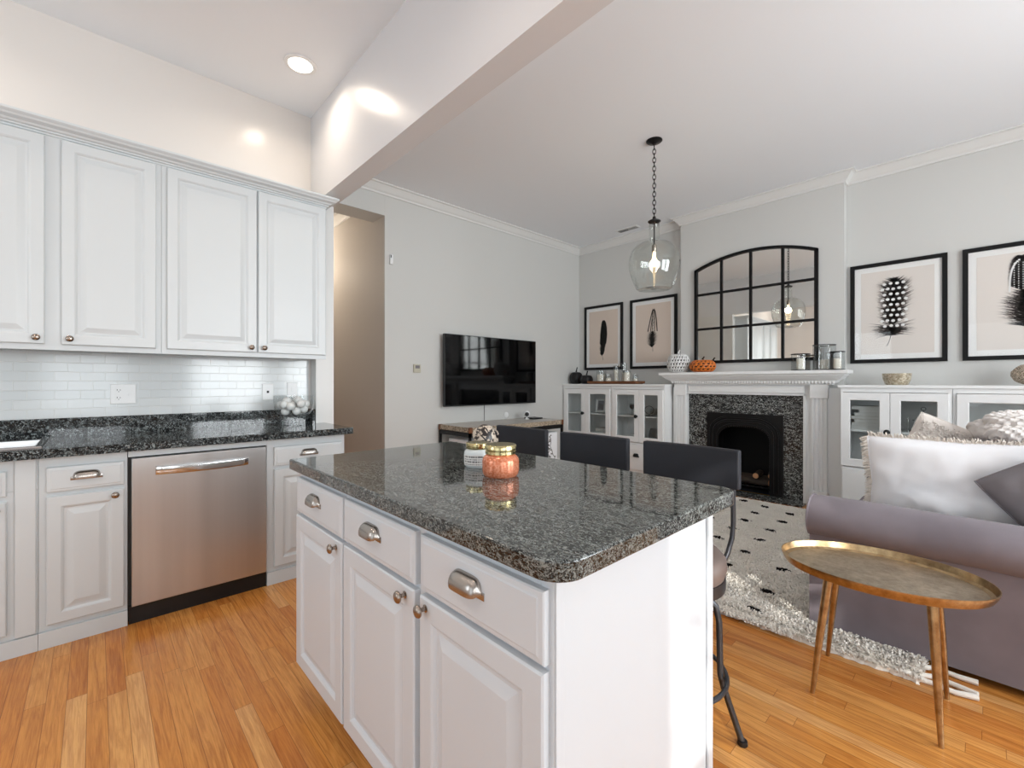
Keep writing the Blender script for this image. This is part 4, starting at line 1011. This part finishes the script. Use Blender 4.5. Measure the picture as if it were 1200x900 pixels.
for z in (1.838,2.243): b.box(mx0+fw_,my-.020,z-.013,mx1-fw_,my-.0055,z+.013)
b.build('glazing_bars','frame',t)

# ================================================================== PENDANT, VENT
pc=V((-1.88,3.38,0))
t=thing('pendant_light',(pc.x,pc.y,CZ-.02),'black chain pendant light with clear glass globe','pendant light')
def at(z): return V((pc.x,pc.y,z))
MB().lathe([(0,-.03),(.012,-.03),(.02,-.022),(.055,-.012),(.065,-.004),(.065,0),(0,0)],at(CZ-.001),32).build('ceiling_canopy','black',t,smooth=True)
ln=17; z=CZ-.03; step=(CZ-.035-2.585)/ln
for k in range(ln):
    zc=CZ-.038-step*(k+.5); b=MB(); pts_=[]
    for j in range(16):
        a=2*PI*j/16; u_=.0125*math.cos(a); w_=(step*.5+.0065)*math.sin(a)
        d=V((1,0,0)) if k%2 else V((0,1,0)); d=Matrix.Rotation(.6,3,'Z')@d
        pts_.append(at(zc)+d*u_+V((0,0,w_)))
    b.tube(pts_,.0032,6,closed=True); b.build('chain_link','black',t,smooth=True)
MB().lathe([(0,0),(.05,0),(.052,.006),(.04,.014),(.02,.02),(.014,.03),(.012,.044),(0,.046)],at(2.545),28).build('cap','black',t,smooth=True)
MB().cyl(at(2.36),at(2.545),.006,n=12).build('rod','rim',t,smooth=True)
MB().lathe([(0,0),(.018,0),(.02,.006),(.02,.055),(.012,.065),(0,.065)],at(2.295),20).build('socket','bronze',t,smooth=True)
MB().lathe([(0,0),(.008,.002),(.015,.009),(.020,.022),(.0215,.04),(.019,.06),(.014,.08),(.011,.1),(.010,.124),(0,.125)],at(2.172),20).build('bulb','filament',t,smooth=True)
MB().lathe([(.043,.565),(.043,.50),(.043,.43),(.05,.408),(.075,.398),(.11,.385),(.15,.36),(.182,.32),(.2,.27),(.206,.22),(.2,.16),(.184,.10),(.162,.045),(.145,.012),(.13,.0),(.06,.006),(.0,.008)],at(1.985),48).build('glass_globe','globe',t,smooth=True,solid=.004)
lamp('POINT','pendant_glow',at(2.22),5,(1,.8,.55),shadow_soft_size=.04)
t=thing('air_vent',(-3.2,5.1,CZ-.008),'small white slotted ceiling vent near the crown moulding','vent')
MB().rings((-3.36,5.03,CZ-.0005),(1,0,0),(0,-1,0),(0,0,-1),.32,.11,[(0,0),(0,.004),(.012,.007),(.014,.003)],y0=-.09).build('vent_frame','white_plastic',t)
b=MB()
for k in range(6): b.box(-3.34+.006,5.046+.0125*k,CZ-.0085,-3.19,5.051+.0125*k,CZ-.0075)
b.build('slots','slot',t)
b=MB()
for k in range(6): b.box(-3.18,5.046+.0125*k,CZ-.0085,-3.06,5.049+.0125*k,CZ-.0075)
b.build('louvres','rim',t)

# ================================================================== RUG
random.seed(21)
rx0,rx1,ry0,ry1=-2.75,-.17,2.43,4.89
spots=[(-1.43,4.64),(-1.425,4.351),(-1.411,4.061),(-1.4,3.767),(-1.4,3.459),(-1.206,4.547),(-1.176,4.241),(-1.179,3.927),(-1.155,3.634),(-1.148,3.303),(-1.148,2.989),(-.877,3.163),(-.844,2.768),(-.823,2.468+.03),(-1.651,3.926),(-1.65,4.72),(-1.65,4.4),(-1.65,3.6),(-.49,2.67),(-.9,4.44),(-.9,4.1),(-.89,3.8),(-.88,3.47),(-.27,2.62),(-.6,3.1)]
for i in range(4):
    for j in range(8): spots.append((-1.9-.24*i,4.7-.3*j+.1*(i%2)))
for j in range(4): spots.append((-1.4,3.16-.3*j))
def spotd(x,y):
    best=9
    for k,(sx,sy) in enumerate(spots):
        dx=x-sx;dy=y-sy
        if abs(dx)>.12 or abs(dy)>.12: continue
        a=(k*1.3)%.8-.4; u_=dx*math.cos(a)+dy*math.sin(a); w_=-dx*math.sin(a)+dy*math.cos(a)
        best=min(best,math.hypot(u_/.037,w_/.019))
    return best
b=MB(); st=.0105; nx=int((rx1-rx0)/st); ny=int((ry1-ry0)/st)
rot=.0
vs_=[]
for j in range(ny+1):
    for i in range(nx+1):
        x=rx0+st*i; y=ry0+st*j
        edge=min(i,nx-i,j,ny-j); e=min(1,edge/2.0)
        und=(x>-.66 and y>2.56); z=(.010 if und else .024)*e**.6+ (0 if und else (fbm((x,y,0),45,.006)+random.uniform(-.002,.003))*(1 if edge else 0))+.001
        x2=x+random.uniform(-.003,.003)+(fbm((x,y,3),30,.012) if edge<2 else 0); y2=y+random.uniform(-.003,.003)+(fbm((x,y,7),30,.016) if edge<2 else 0)
        y2+=.08*((x-rx0)/(rx1-rx0))*(1-(y-ry0)/(ry1-ry0))-.09*(1-(y-ry0)/(ry1-ry0))
        vs_.append((x2,y2,max(z,.001)))
fs_=[];mi=[]
for j in range(ny):
    for i in range(nx):
        fs_.append((j*(nx+1)+i,j*(nx+1)+i+1,(j+1)*(nx+1)+i+1,(j+1)*(nx+1)+i))
        c_=V(vs_[fs_[-1][0]]); mi.append(1 if spotd(c_.x+st/2,c_.y+st/2)+noise.noise(V((c_.x*70,c_.y*70,0)))*.45<1 else 0)
b.v=[V(p) for p in vs_]; b.f=fs_; b.mi=mi
rug=b.build('area_rug',['rug','rugspot'],smooth=False); tag(rug,'ivory shag rug with small black dashes in front of the fireplace','rug')
# shaggy tufts and tassels at the near edge
b=MB(); random.seed(8)
def tuft(x,y,z,L,lean,w=.0045):
    a=random.uniform(0,2*PI); d=V((math.cos(a)*.6+lean[0],math.sin(a)*.6+lean[1],random.uniform(.3,1.1))).normalized()*L
    s=V((-d.y,d.x,0)).normalized()*w; p=V((x,y,z)); q=p+d*.6+V((0,0,.004)); r_=p+d+V((0,0,-.004))
    b.add([p-s,p+s,q+s,q-s,r_],[(0,1,2,3),(3,2,4)])
bk=MB(); white=b
for k in range(46000):
    x=random.uniform(-1.7,-.62); y=ry0-.05+random.random()**1.25*2.45
    if k%6==0: x=random.uniform(-2.0,rx1); y=ry0-.09+.08*((x-rx0)/(rx1-rx0))+random.random()*.2
    sd=spotd(x,y)
    far=max(0,(y-2.5)/2.4)
    if sd<1.25:
        if sd<.8:
            b=bk; tuft(x,y,.028,random.uniform(.012,.02),(0,-.2),.006)
        continue
    b=white
    tuft(x,y,(.026 if y>ry0+.02 else .014),random.uniform(.016,.028)*(1-.5*far),(0,-.3),random.uniform(.003,.0055))
b=white
for (sx,sy) in spots:
    if sx<-1.8: continue
    for q in range(60):
        x=sx+random.gauss(0,.015); y=sy+random.gauss(0,.008); b=bk; tuft(x,y,.027 if not (x>-.66 and y>2.56) else .012,random.uniform(.012,.022),(0,-.1),.006)
b=white
tag(bk.build('black_tufts','rugspot',rug),kind='stuff')
tag(b.build('shag_tufts','rug',rug),kind='stuff')
for k,(y,yy) in enumerate(((2.46,2.49),(2.53,2.57),(2.43,2.43))):
    MB().tube([(rx1-.03,y+.0,.016),(rx1+.03,yy+.01,.014),(rx1+.09,yy+.004,.012),(rx1+.15,yy-.012+.02*k,.012)],[.011,.009,.010,.012],8).build('tassel','rug',rug,smooth=True)

# ================================================================== SOFA
t=thing('sofa',(-.05,3.5,0),'mauve-grey rolled-arm sofa at the right, facing the television','sofa')
SX0,SX1=-.60,.52
def arm(yc,sgn,nm):
    # sgn=-1 near arm (outer side toward -Y)
    cz_,ry,rz=.548,.128,.100
    outer=yc-.075; inner=yc+.085
    pr=[(outer,.035)]
    a0_=math.asin(max(-1,min(1,-.80)))
    # roll outline from outer crease over the top to the inner crease
    pts=[]
    for k in range(33):
        a=math.radians(232)-math.radians(232+52)*k/32
        pts.append((yc+ry*math.cos(a),cz_+rz*math.sin(a)))
    pr+= [(outer,pts[0][1])]+pts+[(inner,pts[-1][1]),(inner,.035)]
    pr=[(yc+(y-yc)*(-sgn) if False else y,z) for y,z in pr]
    if sgn>0: pr=[(2*yc-y,z) for y,z in pr]
    b=MB(); n_=30; vs_=[]; L=len(pr)
    for i in range(n_+1):
        s=i/n_; x=SX0+(SX1-SX0)*s
        e=min(1,s*n_/1.2); e=math.sqrt(max(0,1-(1-e)**2)) if e<1 else 1
        for (y,z) in pr:
            k=.975+.025*e
            yy=yc+(y-yc)*k; zz=z if z<.1 else .3+(z-.3)*(.985+.015*e)
            vs_.append((x,yy+fbm((x*1.5,y,z),4,.004),zz+(fbm((x,y,z),5,.005) if z>.1 else 0)))
    b.add(vs_,[(i*L+k,i*L+(k+1)%L,(i+1)*L+(k+1)%L,(i+1)*L+k) for i in range(n_) for k in range(L)]+[tuple(range(L)),tuple(n_*L+k for k in range(L))])
    a_=b.build('arm','sofa',t,smooth=True)
    MB().tube([(SX0-.001,yc+(y-yc)*.965,z-.002) for y,z in pr[1:-1]],.0045,6).build('piping','sofa',a_,smooth=True)
arm(2.665,-1,'near'); arm(4.30,1,'far')
MB().box(SX0+.03,2.752,.05,SX1-.02,4.212,.30).build('base','sofa',t,bevel=.015,seg=3)
def cushion(mb,x0,y0,z0,x1,y1,z1,p=5,amp=.01,n=18):
    cx_,cy_,cz_=(x0+x1)/2,(y0+y1)/2,(z0+z1)/2; ax,ay,az=(x1-x0)/2,(y1-y0)/2,(z1-z0)/2
    vs_=[];N=n*2;m_=n
    for i in range(m_+1):
        ph=-PI/2+PI*i/m_
        for k in range(N):
            th_=2*PI*k/N; c1,s1=math.cos(ph),math.sin(ph)
            f=lambda v,e: math.copysign(abs(v)**e,v)
            e=.28; e2=.28
            x=f(c1,e2)*f(math.cos(th_),e); y=f(c1,e2)*f(math.sin(th_),e); z=f(s1,.5)
            vs_.append((cx_+ax*x,cy_+ay*y,cz_+az*z*(1+.12*(1-x*x)*(1-y*y))-.0+fbm((x*2,y*2,z+cx_),2,amp)))
    mb.add(vs_,[(i*N+k,i*N+(k+1)%N,(i+1)*N+(k+1)%N,(i+1)*N+k) for i in range(m_) for k in range(N)]); return mb
for (y0,y1) in ((2.757,3.478),(3.484,4.207)):
    cushion(MB(),SX0+.01,y0,.302,.22,y1,.455).build('seat_cushion','sofa',t,smooth=True)
MB().box(.32,2.76,.05,SX1+.04,4.21,.80).build('back','sofa',t,bevel=.05,seg=4)
for (y0,y1) in ((3.13,3.66),(3.665,4.17)):
    cushion(MB(),.06,y0,.47,.315,y1,.87).build('back_cushion','sofa',t,smooth=True)
for (x,y) in ((SX0+.08,2.66),(SX1-.06,2.66),(SX0+.08,4.30),(SX1-.06,4.30)): MB().box(x-.025,y-.025,.0,x+.025,y+.025,.034).build('foot','plastic',t)

def pillow(name,label,cat,c,w,h,th,R,m,seed=0,n=36,wr=.012,dogear=.05,fr=None):
    b=MB(); c=V(c); X=Matrix.Translation(c)@R; vs_=[]
    def sh(s,t_):
        x=s*w/2*(1-dogear*(1-abs(t_))**1.5*.9*abs(s)**3); z=t_*h/2*(1-dogear*(1-abs(s))**1.5*.9*abs(t_)**3)
        k=max(0,(1-abs(s)**2.6)*(1-abs(t_)**2.6))**.55
        return x,z,k
    for side in (-1,1):
        for j in range(n+1):
            for i in range(n+1):
                s=-1+2*i/n; t_=-1+2*j/n; x,z,k=sh(s,t_)
                y=side*th/2*k
                w1=noise.noise(V((s*2.2+seed,t_*2.2,side)))*wr+noise.noise(V((s*6+seed,t_*3.0,side*2)))*wr*.45
                r_=noise.noise(V((s*1.3+t_*2.3+seed,5,side)))  
                y+=side*(w1+(.011*math.sin((s*3+t_*6+seed)*3)*max(0,r_)))*k
                vs_.append(V((x,y,z)))
    K=(n+1)*(n+1); fs_=[]
    for sd in (0,1):
        for j in range(n):
            for i in range(n):
                a=sd*K+j*(n+1)+i; fs_.append((a,a+1,a+n+2,a+n+1))
    b.add(vs_,fs_)
    t=thing(name,c-V((0,0,h/2)),label,cat)
    cv=b.build('cover',m,t,smooth=True,xf=X)
    # seam piping
    seam=[]
    for (s,t_) in [(-1+2*k/20,-1) for k in range(20)]+[(1,-1+2*k/20) for k in range(20)]+[(1-2*k/20,1) for k in range(20)]+[(-1,1-2*k/20) for k in range(20)]:
        x,z,k=sh(s,t_); seam.append(V((x,0,z)))
    MB().tube(seam,.0035,6,closed=True).build('seam',m,cv,smooth=True,xf=X)
    if fr:
        f=MB(); random.seed(seed+3); NS=len(seam)
        for k in range(NS):
            for q in range(7):
                p=seam[k].lerp(seam[(k+1)%NS],q/7); d=p.normalized(); d=V((d.x if abs(p.x)/w>abs(p.z)/h else d.x*.15,0,d.z if abs(p.z)/h>=abs(p.x)/w else d.z*.15)).normalized()
                d=(d+V((random.uniform(-.3,.3),random.uniform(-.5,.5),random.uniform(-.35,.1)))).normalized()
                L=random.uniform(.6,1)*fr; 
                f.tube([p,p+d*L*.5+V((0,random.uniform(-.006,.006),0)),p+d*L+V((0,0,-.006))],[.0028,.0034,.0022],5)
        tag(f.build('fringe','fringe',t,smooth=True,xf=X),kind='stuff')
    return t
Rx=lambda a:Matrix.Rotation(a,4,'X'); Rz=lambda a:Matrix.Rotation(a,4,'Z'); Ry=lambda a:Matrix.Rotation(a,4,'Y')
pillow('throw_pillow','large white fringed pillow behind the near sofa arm','pillow',(-.06,2.965,.705),.72,.47,.15,Ry(-.015)@Rx(.07),'pillow',1,wr=.02,fr=.035)
pillow('throw_pillow','dark grey pillow leaning on the white one at the right edge','pillow',(.275,2.83,.735),.44,.44,.09,Rz(-.05)@Ry(.92),'gpillow',5,wr=.018)
def knit_bump(b_,amp,sc):
    pass
# textured lumbar pillow
t=pillow('throw_pillow','nubby beige knit pillow peeking above the white one','pillow',(-.13,3.62,.775),.46,.37,.12,Rz(.2)@Ry(.42),'knit',9,n=44,wr=.02)
b=MB(); random.seed(12); c=V((-.13,3.62,.775)); X=Matrix.Translation(c)@Rz(.2)@Ry(.42)
for k in range(900):
    s=random.uniform(-.95,.95); q=random.uniform(-.95,.95); kk=max(0,(1-abs(s)**2.6)*(1-abs(q)**2.6))**.55
    p=V((s*.22,-.062*kk-.002,q*.175)); d=V((random.uniform(-.4,.4),-1,random.uniform(-1,0))).normalized()*.014
    b.tube([p,p+d],[.004,.003],5)
tag(b.build('nubby_loops','knit',t,xf=X),kind='stuff')
# chunky knit throw folded on the back cushion
t=thing('knit_throw',(.2,3.66,.89),'pale chunky knit throw bunched on the sofa back','blanket')
b=MB()
def lump(p): return .008*math.sin(p.x*150+1.5*math.sin(p.y*60))*math.cos(p.z*120+p.y*130)
for (lx,ly,lz,ax,ay,az,ro) in ((.17,3.66,.945,.23,.27,.062,.2),(.20,3.66,1.005,.20,.24,.05,-.15)):
    n_=120;m_=60;vs_=[]
    for i in range(m_+1):
        ph=-PI/2+PI*i/m_
        for k in range(n_):
            th_=2*PI*k/n_; f=lambda v,e: math.copysign(abs(v)**e,v)
            x=f(math.cos(ph),.6)*f(math.cos(th_),.6); y=f(math.cos(ph),.6)*f(math.sin(th_),.6); z=f(math.sin(ph),.8)
            p=V((x*ax,y*ay,z*az+noise.noise(V((x*2,y*2,lz)))*.02)); nn=V((x,y,z*1.5)).normalized(); p=p+nn*lump(p+V((lx,ly,lz)))
            p=Matrix.Rotation(ro,3,'Z')@p; vs_.append(V((lx,ly,lz))+p)
    b.add(vs_,[(i*n_+k,i*n_+(k+1)%n_,(i+1)*n_+(k+1)%n_,(i+1)*n_+k) for i in range(m_) for k in range(n_)])
b.build('knit_folds','knit2',t,smooth=True)

# ================================================================== SIDE TABLE
tc=V((-.283,2.20,0)); ta,tb,tz,tr=.322,.238,.498,.10
t=thing('side_table',tc,'oval antique-gold tray table with four tapered legs beside the sofa','table')
Rt=Matrix.Rotation(tr,3,'Z')
def ell(f,z,n=72,inset=0): return [tc+Rt@V(((ta*f-inset)*math.cos(2*PI*k/n),(tb*f-inset)*math.sin(2*PI*k/n),0))+V((0,0,z)) for k in range(n)]
n=72; b=MB()
lay=[(.0,tz-.026,0),(.9,tz-.026,0),(.955,tz-.022,0),(.985,tz-.006,0),(1.0,tz+.009,0),(1.0,tz+.0115,.0),(1.0,tz+.0115,.003),(.995,tz+.008,.003),(.972,tz-.012,.003),(.93,tz-.0195,.004)]
vs_=[];
for (f,z,i_) in lay: vs_+=ell(max(f,.001),z,n,i_ if f>.1 else 0)
b.add(vs_,[(i*n+k,i*n+(k+1)%n,(i+1)*n+(k+1)%n,(i+1)*n+k) for i in range(len(lay)-1) for k in range(n)])
tp=b.build('tray','agold',t,smooth=True)
b=MB(); vs_=ell(.935,tz-.0188,n,.004)+ell(.001,tz-.0188,n); b.add(vs_,[(k,(k+1)%n,n+(k+1)%n,n+k) for k in range(n)]); b.build('tray_surface','trayin',t,smooth=True)
feet=[((-.464,2.047),(-.415,2.075)),((-.481,2.378),(-.43,2.32)),((-.101,2.054),(-.125,2.09)),((-.101,2.385),(-.13,2.335))]
for (f,tp_) in feet: MB().tube([(tp_[0],tp_[1],tz-.028),(tp_[0]*.5+f[0]*.5,tp_[1]*.5+f[1]*.5,tz*.5),(f[0],f[1],0)],[.0165,.0135,.0075],14).build('leg','agold',t,smooth=True)

# ================================================================== OUTSIDE
S('ground','lawn outside the windows','ground',MB().box(-16,-22,-.5,24,14,-.3),'lawn')
E1=V((.72,-.66,0)).normalized(); E2=V((.66,.72,0)).normalized()
def outer(name,label,cat,q0,q1,s0,s1,h):
    B=E1*0; P4=[E2*q+E1*s_ for q,s_ in ((q0,s0),(q1,s0),(q1,s1),(q0,s1))]
    b=MB().add([p+V((0,0,-.3)) for p in P4]+[p+V((0,0,h)) for p in P4],[(0,1,2,3),(4,5,6,7),(0,1,5,4),(1,2,6,5),(2,3,7,6),(3,0,4,7)])
    return tag(b.build(name,'trim'),label,cat,kind='structure')
outer('sun_block_right','unseen pale block added to stop sun at the right windows','sun blocker',1.56,13,8.5,14,9)  # unseen box added to keep sun off the living room windows
outer('sun_block_rear','unseen pale block added to stop sun behind the kitchen','sun blocker',-13,.02,8.5,14,9)  # unseen box added to keep sun out of the rear windows
outer('sun_block_low','unseen low block added to cut sun at the kitchen windows','hedge',1.17,1.555,5.0,5.35,2.52)  # unseen box added to trim low sun reaching the rug
t=thing('yard_tree',E2*1.0+E1*5.8+V((0,0,-.3)),'leafy tree outside the kitchen windows','tree'); tag(t,kind='structure')
MB().tube([E2*1.0+E1*5.8+V((0,0,-.3)),E2*1.02+E1*5.8+V((0,0,2)),E2*.98+E1*5.8+V((0,0,5))],[.14,.11,.06],10).build('trunk','bark',t)
b=MB(); random.seed(31)
def leafat(p,r):
    a=V((random.gauss(0,1),random.gauss(0,1),random.gauss(0,1))).normalized()*r; c_=a.cross(V((random.random(),random.random(),random.random()))).normalized()*r*.5
    b.add([p-a,p+c_,p+a,p-c_],[(0,1,2,3)])
for k in range(1500): leafat(E2*random.gauss(1.03,.12)+E1*random.gauss(5.8,.3)+V((0,0,random.uniform(1.8,4.6))),.06)  # crown packed densely to block sun between the two gaps
for k in range(230): leafat(E2*random.gauss(.62,.15)+E1*random.gauss(5.6,.3)+V((0,0,random.uniform(2.1,3.7))),.06)
for k in range(500): leafat(E2*random.uniform(1.2,1.6)+E1*random.gauss(5.8,.3)+V((0,0,random.uniform(3.12,4.8))),.08)  # extra leaf clump added to stop the higher sun over the rug
tag(b.build('foliage','leafgreen',t),kind='stuff')
